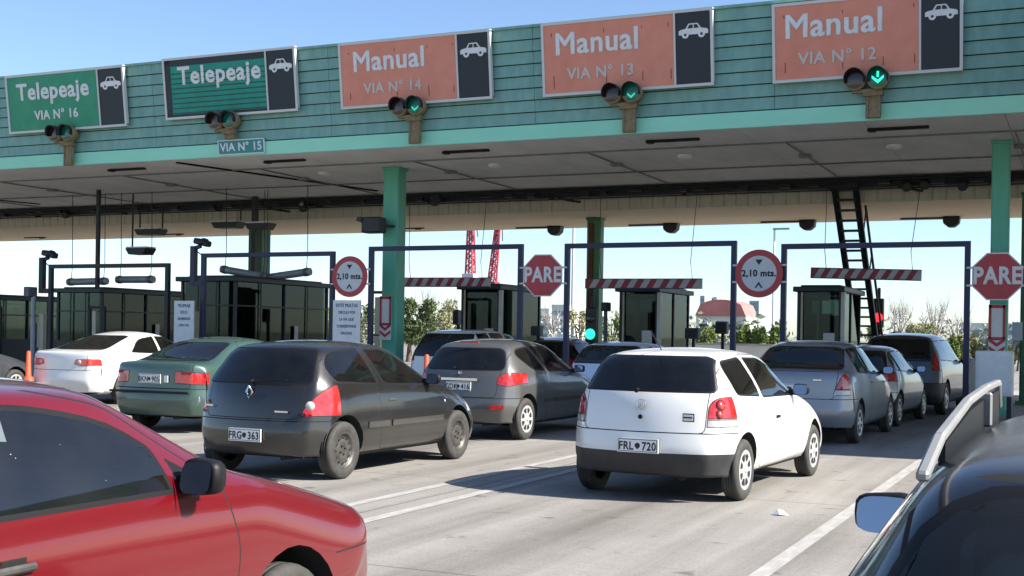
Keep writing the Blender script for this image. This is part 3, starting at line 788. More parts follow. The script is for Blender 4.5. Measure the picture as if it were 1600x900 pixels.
# soffit slots, lamps
for px, py in ((198, 265), (445, 251), (728, 233), (1051, 218), (1403, 205)):
    q = at(px, py, 23.0); b = MB(); b.box((0, 0, 0), (1.05, .10, .05)); b.box((.30, .10, .005), (.35, .06, .03)); b.box((-.45, -.02, -.02), (.12, .16, .04))
    o = b.build('soffit_slot', M['dark'], bevel=.004); o.location = (q.x, 23.0, 5.285)
    tag(o, {198: 'dark slot in the grey soffit right of the leftmost signal pair', 445: 'dark slot in the grey soffit right of the VIA N° 15 plate', 728: 'dark slot in the grey soffit right of the lane 14 signal pair', 1051: 'dark slot in the grey soffit right of the lane 13 signal pair', 1403: 'dark slot in the grey soffit below the green arrow signal'}[px], 'vent', 'slots in the soffit')
lamp_m = mat('soffit lamp lens', (.8, .8, .78), .3)
for px, py, s_ in ((507, 268, 'second from left, between the leftmost columns'), (773, 257, 'right of the front left column'), (1070, 243, 'near the middle of the picture'), (1397, 233, 'left of the right-hand green column')):
    q = at(px, py, 25.1); b = MB(); b.lathe([(.15, .02), (.15, -.03), (.11, -.045), (0, -.05)], (0, 0, 0), 'z', 16)
    o = b.build('soffit_lamp', lamp_m); o.location = (q.x, 25.1, 5.295); tag(o, 'small round white soffit lamp, ' + s_, 'lamp', 'round soffit lamps')

# ------------------------------------------------------------------ lane signs on the fascia
M['sign_green'] = mat('green sign face', (.012, .24, .12), .45, var=.25, vs=2, color2=(.03, .32, .17))
M['sign_dkgreen'] = mat('darker green slatted sign face', (.0, .26, .19), .45, var=.2, vs=2)
M['sign_orange'] = mat('faded orange sign face', (.68, .22, .14), .5, var=.15, vs=1.4, color2=(.78, .30, .21))
M['sign_black'] = mat('black sign face', (.014, .02, .028), .5)
M['white'] = mat('white sign paint', (.74, .74, .73), .5, var=.08, vs=6)
M['pale'] = mat('faded white lettering', (.62, .52, .47), .5)
M['frame_w'] = mat('sign frame', (.62, .62, .60), .5)
def car_symbol(parent, x, z, s):
    prof = [(-1, -.10), (-1, .16), (-.86, .24), (-.52, .30), (-.32, .62), (.30, .62), (.52, .30), (.92, .22), (1, .14), (1, -.10)]
    b = MB(); f = lambda u, v, d: (x + u * s, -.052 - d, z + v * s)
    hole1 = [(-.40, .30), (-.26, .54), (-.03, .54), (-.03, .30)]; hole2 = [(.04, .30), (.04, .54), (.25, .54), (.40, .30)]
    b.prism(prof, f, 0, .006, 0); b.prism(hole1, f, .004, .009, 1); b.prism(hole2, f, .004, .009, 1)
    for cx in (-.55, .55): b.prism([(cx + .24 * math.cos(a), -.10 + .24 * math.sin(a)) for a in [2 * math.pi * i / 14 for i in range(14)]], f, .002, .008, 0)
    for cx in (-.55, .55): b.prism([(cx + .09 * math.cos(a), -.10 + .09 * math.sin(a)) for a in [2 * math.pi * i / 10 for i in range(10)]], f, .006, .010, 1)
    b.build('car_symbol', [M['white'], M['sign_black']], parent)
def lane_sign(x0, x1, z0, z1, face, word, via, label, slat=False, wordx=.38, border=False):
    xc, zc = (x0 + x1) / 2, (z0 + z1) / 2; wd, h = x1 - x0, z1 - z0
    t = thing('lane_sign', label, 'sign', (xc, fy(zc) - .10, zc), (LEAN, 0, 0), 'lane signs on the canopy fascia')
    sp = x0 + wd * .79 - xc
    b = MB(); b.box(((-wd / 2 + sp) / 2, -.02, 0), (wd / 2 + sp, .05, h - .04))
    if slat:
        for i in range(9):
            zz = -h * .42 + i * h * .75 / 9
            b.box(((-wd / 2 + .2 + sp) / 2, -.052, zz), (wd / 2 + sp - .22, .014, .012), 1)
    b.build('sign_face', [face, M['sign_black']], t)
    b = MB(); b.box(((sp + wd / 2) / 2 + .01, -.02, 0), (wd / 2 - sp - .02, .052, h - .04))
    if border:
        b.box((0, -.024, h / 2 - .09), (wd - .04, .052, .14)); b.box((-wd / 2 + .10, -.024, 0), (.16, .052, h - .05)); b.box((0, -.024, -h / 2 + .05), (wd - .04, .052, .06))
    b.build('symbol_panel', M['sign_black'], t)
    b = MB()
    for zz in (-h / 2, h / 2): b.box((0, -.02, zz), (wd + .05, .085, .05))
    for xx in (-wd / 2, wd / 2): b.box((xx, -.02, 0), (.05, .084, h))
    b.box((sp, -.022, 0), (.035, .082, h - .05)); b.build('frame', M['frame_w'], t)
    b = MB()
    for xx in (-wd * .25, wd * .15): b.box((xx, .04, 0), (.06, .08, h * .9))
    b.build('bracket', M['black_steel'], t)
    text(word, .56 if word == 'Manual' else .53, M['white'], t, (-wd / 2 + wd * wordx, -.052, h * .19), bold=.016, extrude=.005)
    if via: text(via, .29, M['pale'] if word == 'Manual' else M['white'], t, (-wd / 2 + wd * (wordx + .02), -.052, -h * .23), bold=.010, extrude=.005)
    car_symbol(t, (sp + wd / 2) / 2 + .01, h * .20, wd * .083)
    if face is M['sign_orange']:
        b = MB(); rnd = random.Random(int(xc * 100))
        for xx in (-wd * .44, -wd * .12, wd * .10, wd * .26):
            for zz, l in ((h * .36, .07), (-h * .28, .20)): b.box((xx + rnd.uniform(-.02, .02), -.0462, zz - l * .3), (.014, .003, l * rnd.uniform(.5, 1.2)))
        b.build('rust_stain', mat('rust run', (.17, .06, .035), .9), t)
    return t
lane_sign(-23.20, -19.68, 6.10, 7.40, M['sign_green'], 'Telepeaje', 'VIA N° 16', 'green Telepeaje VIA N° 16 sign at the left end of the canopy', wordx=.40)
lane_sign(-18.52, -15.08, 6.16, 7.44, M['sign_dkgreen'], 'Telepeaje', None, 'dark bordered slatted green Telepeaje sign without a lane number', True, wordx=.43, border=True)
lane_sign(-13.97, -10.57, 6.12, 7.40, M['sign_orange'], 'Manual', 'VIA N° 14', 'faded orange Manual VIA N° 14 sign', wordx=.335)
lane_sign(-9.45, -6.16, 6.08, 7.40, M['sign_orange'], 'Manual', 'VIA N° 13', 'faded orange Manual VIA N° 13 sign', wordx=.33)
lane_sign(-5.05, -1.94, 6.03, 7.34, M['sign_orange'], 'Manual', 'VIA N° 12', 'faded orange Manual VIA N° 12 sign at the top right', wordx=.33)
t = thing('lane_plate', 'small teal plate reading VIA N° 15 on the mint fascia edge', 'sign', (-16.6, fy(5.47) - .10, 5.475), (LEAN, 0, 0))
b = MB(); b.box((0, 0, 0), (1.20, .03, .31)); b.build('panel', mat('plate teal', (.03, .24, .24), .5), t)
b = MB()
for s in (-1, 1): b.box((0, -.002, s * .15), (1.22, .034, .02)); b.box((s * .60, -.002, 0), (.02, .034, .30))
b.build('frame', M['white'], t); text('VIA N° 15', .245, M['white'], t, (0, -.018, -.005), bold=.006)

# traffic signal pairs under the signs
M['ochre'] = mat('weathered ochre housing', (.20, .15, .07), .7, var=.5, vs=8, color2=(.30, .24, .13))
M['rust'] = mat('rusty bracket', (.17, .11, .05), .8, var=.5, vs=9, color2=(.30, .25, .15))
M['lens_off'] = mat('unlit dark lens', (.03, .012, .01), .2, coat=.5)
M['lens_green_off'] = mat('dim green lens', (.0, .05, .035), .2, coat=.5, emit=((.0, .5, .33), .015))
M['green_lit'] = mat('lit green lamp', (.0, .5, .3), .3, emit=((.03, .9, .5), .75))
M['green_dim'] = mat('faint green lamp', (.0, .4, .25), .3, emit=((.03, .8, .45), .30))
M['red_lit'] = mat('lit red lamp', (.5, .0, .0), .3, emit=((1.0, .03, .05), 1.0))
def signal_pair(x, z, lit, label, turn=0.0, post_l=.62):
    t = thing('lane_signal', label, 'traffic light', (x, fy(z) - .26, z), 0, 'lane signals under the signs'); t.scale = (.82, .82, .82); post_l /= .80
    for k, sx in enumerate((-.235, .235)):
        b = MB(); b.lathe([(.10, .26), (.20, .22), (.225, .05), (.225, -.04), (.215, -.05), (.0, -.05)], (sx, 0, 0), 'y', 22)
        b.lathe([(.225, -.02), (.232, -.05), (.205, -.055)], (sx, 0, 0), 'y', 22)
        o = b.build('lamp_housing', M['ochre'], t)
        v = MB(); n = 14; vs = []; fs = []
        for i in range(n + 1):
            a = R(-20) + R(220) * i / n
            for yy, rr in ((-.05, .215), (-.27 + .10 * abs(i - n / 2) / (n / 2), .21), (-.27 + .10 * abs(i - n / 2) / (n / 2), .20), (-.05, .20)):
                vs.append((sx + rr * math.cos(a), yy, rr * math.sin(a)))
        for i in range(n):
            for q in range(4): fs.append((i * 4 + q, i * 4 + (q + 1) % 4, (i + 1) * 4 + (q + 1) % 4, (i + 1) * 4 + q))
        v.add(vs, fs, 0, True); v.build('visor', M['black_steel'], o)
        l = MB(); l.lathe([(.198, -.052), (.15, -.062), (0, -.068)], (sx, 0, 0), 'y', 20)
        l.build('lens', M['lens_off'] if k == 0 else M['lens_green_off'], o)
        if k == 1 and lit:
            g = MB(); q_ = .14 if lit == 2 else .105; f = lambda u, v_, d: (sx + u * q_, -.07 - d, v_ * q_ - (0 if lit == 2 else .05))
            g.prism([(-.16, .95), (.16, .95), (.16, .1), (-.16, .1)], f, 0, .012) if lit == 2 else None; g.prism([(-.85, -.05), (0, -.85), (0, -.35), (-.85, .35)], f, 0, .012); g.prism([(.85, -.05), (.85, .35), (0, -.35), (0, -.85)], f, 0, .012)
            g.build('arrow', M['green_lit'] if lit == 2 else M['green_dim'], o)
    b = MB(); b.box((.0, .10, -.235), (.62, .10, .07)); b.box((.12, .12, -.30), (.40, .16, .09)); b.build('crossbar', M['rust'], t)
    b = MB(); b.box((.12, .16, -.24 - post_l / 2), (.30, .12, post_l)); b.box((.02, .09, -.24 - post_l / 2), (.03, .04, post_l)); b.box((.26, .09, -.24 - post_l / 2), (.03, .04, post_l)); b.build('post', M['rust'], t, bevel=.01)
signal_pair(-21.50, 5.99, False, 'weathered pair of unlit signal lamps under the VIA N° 16 sign', post_l=.52)
signal_pair(-16.92, 6.02, False, 'weathered signal pair under the dark bordered Telepeaje sign, above the VIA N° 15 plate', post_l=.18)
signal_pair(-12.37, 6.04, True, 'signal pair with green arrow under the VIA N° 14 sign', post_l=.52)
signal_pair(-7.84, 6.00, True, 'signal pair with green arrow under the VIA N° 13 sign', post_l=.50)
signal_pair(-3.45, 5.95, 2, 'signal pair with bright green arrow under the VIA N° 12 sign', post_l=.44)

# ------------------------------------------------------------------ columns
M['col_green'] = mat('green column paint', (.09, .40, .27), .5, var=.2, vs=1.5, color2=(.14, .50, .36), stretch=(2, 2, .4))
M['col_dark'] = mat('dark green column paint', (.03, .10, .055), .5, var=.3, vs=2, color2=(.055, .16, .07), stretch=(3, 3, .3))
M['sign_red'] = mat('stop sign red', (.46, .045, .055), .45, var=.1, vs=3)
M['navy_steel'] = mat('navy blue steel paint', (.012, .015, .06), .45, var=.2, vs=3)
M['black_ink'] = mat('black sign ink', (.015, .015, .02), .5)
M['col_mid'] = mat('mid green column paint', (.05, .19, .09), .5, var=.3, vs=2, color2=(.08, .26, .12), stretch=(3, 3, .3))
def column(name, x, y, top, wd, m, label, inner=None):
    t = thing(name, label, 'column', (x, y, 0))
    b = MB(); hw = wd / 2
    b.box((0, 0, top / 2 + .07), (wd, wd, top - .14)); b.build('shaft', m, t, bevel=.03)
    b = MB(); b.box((0, 0, top - .035), (wd * 1.12, wd * 1.12, .06)); b.box((0, 0, .20), (wd * 1.35, wd * 1.35, .10)); b.build('plate', m, t, bevel=.01)
    if inner:
        b = MB(); b.box((-wd * .12, -hw - .03, top / 2), (wd * .3, .06, top - .3)); b.build('cover_strip', inner, t)
    return t
column('canopy_column', -14.50, 24.95, 5.31, .40, M['col_green'], 'green square column in front of the booths, left of the middle')
column('canopy_column', -1.50, 25.25, 5.31, .32, M['col_green'], 'green square column behind the right-hand stop sign')
column('canopy_column', -12.44, 32.5, 4.80, .38, M['col_mid'], 'dark green rear column beside the green signal lamp', mat('brown strip', (.16, .045, .03), .7))
column('canopy_column', -23.2, 31.7, 4.80, .50, M['col_dark'], 'dark green rear column behind the hanging lamps on the left', mat('lime strip', (.12, .26, .05), .7))
column('canopy_column', -1.10, 29.5, 4.80, .42, M['col_dark'], 'dark rear column at the right edge of the picture')
def chevron_panel(x, y, z0, label):
    t = thing('hazard_panel', label, 'sign', (x, y, z0))
    b = MB(); b.box((0, 0, .50), (.30, .02, 1.0)); b.build('panel', M['white'], t)
    b = MB()
    for xx in (-.125, .125): b.box((xx, -.012, .66), (.05, .012, .66))
    for zz in (.36, .965): b.box((0, -.012, zz), (.30, .012, .06))
    f = lambda u, v, d: (u, -.011 - d, v)
    for k in range(2):
        zz = .06 + k * .15
        b.prism([(-.14, zz + .10), (0, zz), (0, zz + .065), (-.14, zz + .165)], f, 0, .012); b.prism([(0, zz), (.14, zz + .10), (.14, zz + .165), (0, zz + .065)], f, 0, .012)
    b.build('stripes', M['sign_red'], t)
chevron_panel(-14.56, 24.72, 1.35, 'red and white chevron panel on the left-hand green column')
chevron_panel(-1.52, 25.06, 1.22, 'red and white chevron panel below the right-hand stop sign')

# ------------------------------------------------------------------ height gauge frames, round and octagonal signs
def gauge_frame(x0, x1, zt, label, gooseneck=False, m=None):
    m = m or M['navy_steel']
    t = thing('gauge_frame', label, 'frame', ((x0 + x1) / 2, 24.0, .16), 0, 'height gauge frames over the lanes')
    hw = (x1 - x0) / 2; h = zt - .16
    for s in (-1, 1):
        b = MB(); b.box((s * hw, 0, h / 2), (.10, .10, h)); b.box((s * hw, 0, .015), (.24, .24, .03)); b.build('post', m, t)
    b = MB(); b.box((0, 0, h + .05), (x1 - x0 + .10, .101, .10)); b.build('crossbar', m, t)
    if gooseneck:
        b = MB(); b.bar((-hw, -.0, h * .80), (-hw - .36, 0, h * .80), .12); b.bar((-hw - .30, 0, h * .80 - .06), (-hw - .30, 0, h + .28), .13); b.bar((-hw - .30, 0, h + .22), (-hw - .10, 0, h + .28), .08); b.bar((-hw, 0, h + .02), (-hw - .25, 0, h + .18), .02); b.build('lamp_bracket', m, t)
        b = MB(); b.lathe([(.02, -.05), (.12, -.04), (.15, .02), (.10, .10), (.0, .13)], (-hw + .03, -.05, h + .34), 'z', 14); b.box((-hw - .02, -.04, h + .36), (.42, .22, .14), 0, Matrix.Rotation(R(14), 3, 'Y')); b.build('lamp_head', M['black_steel'], t, bevel=.03)
    return t
gauge_frame(-14.52, -10.86, 3.33, 'navy blue height frame over lane 14, left of the first stop sign')
gauge_frame(-9.80, -6.28, 3.32, 'navy blue height frame over lane 13, between stop sign and round sign')
gauge_frame(-5.30, -1.97, 3.24, 'navy blue height frame over lane 12, at the right')
gauge_frame(-19.17, -15.54, 3.24, 'navy blue height frame with a lamp on a bracket over lane 15', True)
gauge_frame(-24.0, -20.25, 3.02, 'dark height frame with a lamp on a bracket at the far left', True, M['black_steel'])
def octagon_sign(x, z, r, label):
    t = thing('stop_sign', label, 'sign', (x, 23.90, z), 0, 'stop signs between the lanes')
    oc = lambda q: [(q * math.cos(a), q * math.sin(a)) for a in [math.pi / 8 + math.pi / 4 * i for i in range(8)]]
    f = lambda u, v, d: (u, d, v)
    b = MB(); b.prism(oc(r), f, -.01, .01); b.build('rim', M['white'], t)
    b = MB(); b.prism(oc(r * .95), f, -.016, -.0102); b.build('face', M['sign_red'], t)
    text('PARE', r * .92, M['white'], t, (0, -.018, 0), bold=.016, xs=.80)
    b = MB()
    for zz in (r * .35, -r * .35): b.box((0, .03, zz), (r * 2.25, .035, .035))
    b.build('bracket', M['frame_w'], t)
def round_sign(x, z, r, label):
    t = thing('height_limit_sign', label, 'sign', (x, 23.90, z), 0, 'round height limit signs')
    ci = lambda q: [(q * math.cos(a), q * math.sin(a)) for a in [2 * math.pi * i / 40 for i in range(40)]]
    f = lambda u, v, d: (u, d, v)
    b = MB(); b.prism(ci(r), f, -.01, .01); b.build('rim', M['sign_red'], t)
    b = MB(); b.prism(ci(r * .74), f, -.016, -.0102); b.build('face', mat('pale sign face', (.60, .62, .64), .5, var=.08, vs=5), t)
    g = lambda u, v, d: (u * r, -.016 - d, v * r)
    b = MB(); b.prism([(-.16, .58), (0, .36), (.16, .58)], g, 0, .004); b.prism([(-.17, -.60), (-.10, -.60), (0, -.46), (.10, -.60), (.17, -.60), (.0, -.34)], g, 0, .004); b.build('arrow', M['black_ink'], t)
    text('2,10 mts.', r * .38, M['black_ink'], t, (0, -.018, 0), bold=.006, xs=.95)
    b = MB()
    for zz in (r * .35, -r * .35): b.box((0, .03, zz), (r * 2.25, .035, .035))
    b.build('bracket', M['frame_w'], t)
octagon_sign(-10.31, 2.76, .475, 'red octagonal PARE sign between the lane 14 and lane 13 frames')
octagon_sign(-1.46, 2.69, .46, 'red octagonal PARE sign in front of the right-hand green column')
round_sign(-5.76, 2.77, .465, 'round red rimmed 2,10 mts. sign between the lane 13 and lane 12 frames')
round_sign(-15.02, 2.76, .46, 'round red rimmed 2,10 mts. sign above the white notice by the left column')
# ------------------------------------------------------------------ toll booths
M['booth_dark'] = mat('dark booth panel', (.018, .028, .030), .5, var=.3, vs=4)
M['booth_glass'] = glass('booth glass', (.40, .47, .46), dust=.006, ior=1.4, gl=(.6, .7, .7))
M['booth_white'] = mat('pale booth post', (.62, .62, .58), .5, var=.1, vs=4)
M['cream'] = mat('cream board', (.55, .50, .36), .6, var=.15, vs=3)
M['shirt'] = mat('pale shirt', (.5, .52, .55), .9)
M['skin'] = mat('skin', (.30, .17, .11), .6)
M['grey_box'] = mat('grey equipment', (.10, .11, .13), .5, var=.2, vs=5)
M['black_plastic'] = mat('black plastic', (.016, .017, .02), .5)
def booth(x, y0, ln, wd, top, label, white=True, style='glass'):
    t = thing('toll_booth', label, 'toll booth', (x, y0, .16), 0, 'toll booths on the islands')
    h = top - .16; hw = wd / 2; base = 1.0
    b = MB()
    b.box((0, .02, base / 2), (wd - .02, .04, base)); b.box((0, ln - .02, base / 2), (wd - .02, .04, base))
    for s in (-1, 1): b.box((s * (hw - .02), ln / 2, base / 2), (.04, ln - .08, base))
    b.box((0, ln / 2, .03), (wd - .1, ln - .1, .06)); b.build('base_panel', M['booth_dark'], t)
    for yy in (.05, ln / 2, ln - .05):
        for s in (-1, 1):
            b = MB(); b.box((s * (hw - .035), yy, base + (h - base - .12) / 2), (.07, .07, h - base - .12)); b.build('corner_post', M['booth_dark'], t)
    if white:
        b = MB(); b.box((hw + .03, .03, (h - .12) / 2), (.085, .11, h - .14)); b.build('white_strip', M['booth_white'], t)
        b = MB(); b.box((-hw + .115, -.012, (h - .12) / 2), (.05, .02, h - .14)); b.build('white_strip', M['cream'], t)
    b = MB(); b.box((0, ln / 2, h - .06), (wd + .16, ln + .24, .12)); b.box((0, ln / 2, h + .02), (wd * .9, ln * .9, .05)); b.build('roof', M['booth_dark'], t, bevel=.015)
    wz = (base + h - .12) / 2; wh = h - .12 - base
    b = MB(); b.box((0, .05, wz), (wd - .14, .012, wh)); b.build('front_window', M['booth_glass'], t)
    b = MB(); b.box((0, ln - .05, wz), (wd - .14, .012, wh)); b.build('rear_window', M['booth_glass'], t)
    for s in (-1, 1):
        for yy in (ln * .27, ln * .73):
            b = MB(); b.box((s * (hw - .035), yy, wz), (.012, ln / 2 - .12, wh)); b.build('side_window', M['booth_glass'], t)
    b = MB(); b.box((0, .55, base + .02), (wd - .16, .5, .05)); b.box((-.05, .45, base + .22), (.34, .06, .28)); b.box((.26, .60, base + .12), (.2, .2, .16)); b.box((-.2, ln - .4, base + .3), (.4, .3, .6)); b.build('till_desk', M['grey_box'], t)
    b = MB(); b.box((0, ln * .5, h - .22), (wd * .5, .9, .05)); b.box((.12, ln * .7, 1.5), (wd * .6, .05, .9)); b.box((-wd * .28, ln * .85, 1.75), (wd * .3, .05, .5)); b.box((wd * .2, ln * .35, 1.25), (wd * .3, .3, .5)); b.build('inner_cabinet', M['black_plastic'], t)
    if style == 'glass':
        b = MB(); b.box((wd * .22, .036, base + .30), (.26, .006, .42)); b.build('paper_notice', M['booth_white'], t)
        b = MB(); b.box((-wd * .1, .10, h - .26), (wd * .6, .02, .12)); b.build('added_blind', M['cream'], t)  # pale blind, added to brighten the booth interior
    if style == 'grid':
        b = MB()
        for k in range(1, 4): b.box((hw + .012, ln * k / 4, wz), (.02, .035, wh))
        for zz in (base + wh * .62,): b.box((hw + .012, ln / 2, zz), (.018, ln, .035)); b.box((0, -.012, zz), (wd, .018, .035))
        for k in range(1, 3): b.box((-hw + wd * k / 3, -.012, wz), (.035, .02, wh))
        b.build('glazing_bars', M['booth_dark'], t)
        b = MB(); b.box((hw + .03, ln * .62, base + .12), (.02, .16, .75)); b.build('notice', M['booth_white'], t)
    return t
booth(-5.62, 29.2, 2.7, 1.02, 2.74, 'dark glazed toll booth in front of the black ladder')
booth(-10.02, 29.2, 2.7, 1.0, 2.74, 'dark glazed toll booth behind the lane 13 frame, right of the green signal lamp')
booth(-14.36, 29.2, 2.7, 1.12, 2.80, 'dark glazed toll booth behind the lane 14 frame, below the red crane')
booth(-20.0, 25.2, 4.2, 1.7, 2.85, 'large dark barred toll booth under the bent grey tube, lane 15', False, 'grid')
booth(-25.0, 26.0, 3.6, 1.6, 2.60, 'dark barred toll booth behind the white sedan, under the two grey tubes', False, 'grid')
booth(-29.6, 26.2, 3.4, 1.6, 2.42, 'dark barred toll booth at the left edge', False, 'grid')

# open steel screen between the left-hand booths
def screen(x, y, w_, h, label):
    t = thing('steel_screen', label, 'screen', (x, y, .16))
    b = MB()
    for xx in (-w_ / 2, w_ / 2): b.box((xx, 0, h / 2), (.07, .07, h))
    b.box((0, 0, h), (w_, .07, .07)); b.box((0, 0, h * .55), (w_, .04, .04)); b.build('frame', M['black_steel'], t)
    b = MB(); b.box((-w_ * .18, .0, h * .5), (w_ * .22, .03, h * .9)); b.build('panel', M['cream'], t)
screen(-15.75, 26.6, .75, 2.35, 'narrow black framed screen left of the round sign')
screen(-23.4, 25.0, .5, 1.9, 'narrow black framed screen beside the lane 16 booth')
screen(-27.9, 25.6, .9, 1.9, 'narrow black framed screen beside the leftmost booth')

# ------------------------------------------------------------------ striped height bars and grey tubes on thin cables
M['bar_red'] = mat('bar red', (.30, .02, .03), .5, var=.2, vs=5)
M['bar_navy'] = mat('bar navy', (.02, .02, .05), .5)
M['bar_white'] = mat('bar white', (.42, .42, .43), .5, var=.15, vs=5)
M['tube_grey'] = mat('grey tube', (.27, .29, .31), .45, .2, var=.25, vs=4)
def height_bar(xa, xb, y, za, zb, label, dark=.3):
    xc = (xa + xb) / 2; zc = (za + zb) / 2; L = xb - xa
    t = thing('height_bar', label, 'height bar', (xc, y, zc), (0, -math.atan2(zb - za, L), 0), 'striped height bars over the lanes')
    b = MB(); n = 18; h = .10
    for i in range(n):
        x0 = -L / 2 + L * i / n; x1 = x0 + L / n; sl = .06
        b.prism([(x0 - (sl if i else 0), -h), (x1 - (sl if i < n - 1 else 0), -h), (x1 + (sl if i < n - 1 else 0), h), (x0 + (sl if i else 0), h)], lambda u, v, d: (u, d, v), -.05, .05, i % 2)
    b.build('bar', [M['bar_red'], M['bar_white']], t)
    b = MB()
    for zz in (-h - .008, h + .008): b.box((0, 0, zz), (L, .11, .018))
    b.build('edge_rail', M['bar_navy'], t)
    top = 4.20 - zc
    for s in (-.36, .42):
        b = MB(); b.tube([(s * L, 0, h), (s * L - .05, .0, h + .4), (s * L + (.08 if s > 0 else -.06), 3.0 * 0, top + .6)], .008, 5); b.build('cable', M['black_steel'], t)
height_bar(-15.85, -13.27, 27.5, 2.80, 2.79, 'red and white striped bar hanging in lane 14, left of the first stop sign')
height_bar(-10.75, -7.93, 27.5, 2.75, 2.74, 'red and white striped bar hanging across the lane 13 booth')
height_bar(-5.48, -3.17, 27.5, 2.97, 2.90, 'dark red striped bar hanging across the ladder in lane 12')
def grey_tube(pa, pb, label, r=.10):
    pa = Vector(pa); pb = Vector(pb); c = (pa + pb) / 2
    t = thing('height_tube', label, 'height tube', tuple(c), 0, 'grey height tubes on cables')
    b = MB(); b.tube([pa - c, pb - c], r, 14); b.build('tube', M['tube_grey'], t)
    d = (pb - pa).normalized()
    for s in (-.42, .42):
        q = d * (s * (pb - pa).length)
        e = MB(); e.tube([q - d * .05, q + d * .05], r * 1.12, 14); e.build('clamp', M['grey_box'], t)
        e = MB(); e.tube([q + Vector((0, 0, r)), q + Vector((.03, 0, r + .35)), q + Vector((0, 0, 5.3 - c.z))], .011, 5); e.build('cable', M['black_steel'], t)
grey_tube((-26.35, 27, 2.82), (-24.93, 27, 2.84), 'left one of the two level grey tubes at the far left')
grey_tube((-24.56, 27, 2.88), (-23.27, 27, 2.88), 'right one of the two level grey tubes at the far left')
grey_tube((-20.9, 26.9, 3.14), (-19.5, 27.0, 2.92), 'left, falling half of the bent grey tube over lane 15')
grey_tube((-19.75, 27.15, 2.90), (-18.26, 27.15, 3.07), 'right, rising half of the bent grey tube over lane 15')

# ------------------------------------------------------------------ lamps, poles and boxes under the canopy
t = thing('hanging_pole', 'thin black pole hanging from the canopy over the left booths', 'pole', (-24.62, 26.3, 2.4))
b = MB(); b.box((0, 0, 1.6), (.09, .09, 3.1)); b.build('shaft', M['black_steel'], t)
b = MB(); b.box((0, 0, .05), (.14, .14, .10)); b.build('foot', M['black_steel'], t)
t = thing('hanging_pole', 'thick black pole hanging in front of the dark green rear column', 'pole', tuple(at(397, 440, 29.0)))
b = MB(); b.box((0, 0, 1.2), (.14, .14, 2.6)); b.build('shaft', M['black_steel'], t)
b = MB(); b.box((0, 0, .1), (.24, .2, .10)); b.build('foot', M['black_steel'], t)
def trough_lamp(px, py, L, w_, rod, label, lit=False):
    q = at(px, py, L); t = thing('trough_lamp', label, 'lamp', tuple(q), 0, 'trough lamps under the canopy')
    b = MB(); b.prism([(-w_ / 2, .08), (-w_ / 2 + .12, -.09), (w_ / 2 - .12, -.09), (w_ / 2, .08)], lambda u, v, d: (u, d, v), -.22, .22); b.build('housing', M['black_plastic'], t, bevel=.01)
    b = MB(); b.box((0, 0, .105), (w_ * .94, .4, .04)); b.build('reflector', M['booth_white'], t)
    for s in rod:
        b = MB(); b.box((s * w_, 0, .1 + (5.25 - q.z - .1) / 2), (.035, .035, 5.25 - q.z - .1)); b.build('rod', M['black_steel'], t)
trough_lamp(236, 363, 29.5, .95, (-.45, .45), 'black trough lamp just under the beige soffit, at the left')
trough_lamp(220, 393, 27.0, .75, (-.40,), 'black trough lamp hanging lowest on one rod, at the left')
trough_lamp(357, 352, 29.3, .95, (.45,), 'black trough lamp left of the dark green rear column')
trough_lamp(407, 354, 28.6, .80, (-.3,), 'black trough lamp right in front of the dark green rear column')
q = at(584, 352, 24.4); t = thing('floodlight', 'black box floodlight on the side of the left green column', 'floodlight', tuple(q))
b = MB(); b.box((0, 0, 0), (.48, .34, .36)); b.build('housing', M['black_plastic'], t, bevel=.03)
b = MB(); b.box((-.27, -.05, .12), (.14, .3, .10), 0, Matrix.Rotation(R(20), 3, 'Y')); b.build('hood', M['black_plastic'], t)
b = MB(); b.bar((.15, .15, 0), (.40, .45, 0), .06); b.build('bracket', M['black_steel'], t)
for px, py, L, where in ((476, 325, 29.9, 'left of the left green column'), (681, 315, 29.9, 'right of the left green column'), (915, 298, 29.9, 'above the middle dark column'), (1163, 290, 29.9, 'left of the ladder'), (1418, 291, 29.9, 'just right of the ladder'), (1446, 288, 29.9, 'second right of the ladder'), (1505, 290, 29.9, 'nearest to the right-hand green column'), (105, 335, 29.9, 'farthest left, over the lamp bracket')):
    q = at(px, py, L); t = thing('spotlight', 'small black spotlight under the lattice beam, ' + where, 'spotlight', tuple(q), 0, 'spotlights under the lattice beam')
    b = MB(); b.lathe([(.04, .12), (.09, .09), (.12, -.12), (.09, -.13), (0, -.12)], (0, 0, -.02), 'y', 12); b.build('head', M['black_plastic'], t)
    b = MB(); b.box((0, .05, .5 * (5.2 - q.z)), (.04, .04, max(.05, 5.2 - q.z))); b.build('stem', M['black_steel'], t)
    if px in (476, 681):
        b = MB(); b.lathe([(.07, 0), (.06, -.03), (0, -.05)], (0, -.15, .10), 'y', 12); b.build('bulb', M['clear_lens'], t)
        b = MB(); b.bar((0, .1, .1), (-1.3, .3, .35), .03); b.build('arm', M['black_steel'], t)
for px, py, where in ((868, 351, 'left of the middle dark column'), (1049, 349, 'right of the middle dark column'), (1262, 344, 'left of the ladder'), (1487, 339, 'right of the ladder')):
    q = at(px, py, 34.6); t = thing('soffit_floodlight', 'small black floodlight hanging from the beige soffit, ' + where, 'floodlight', (q.x, 34.6, 4.8), 0, 'floodlights on the rear soffit')
    b = MB(); b.prism([(-.22, .0), (-.20, -.18), (-.08, -.28), (.08, -.28), (.20, -.18), (.22, 0)], lambda u, v, d: (u, d, v), -.16, .16); b.build('housing', M['black_plastic'], t, bevel=.02)
    b = MB(); b.box((-.75, 0, -.03), (1.1, .08, .04)); b.build('conduit', M['black_steel'], t)
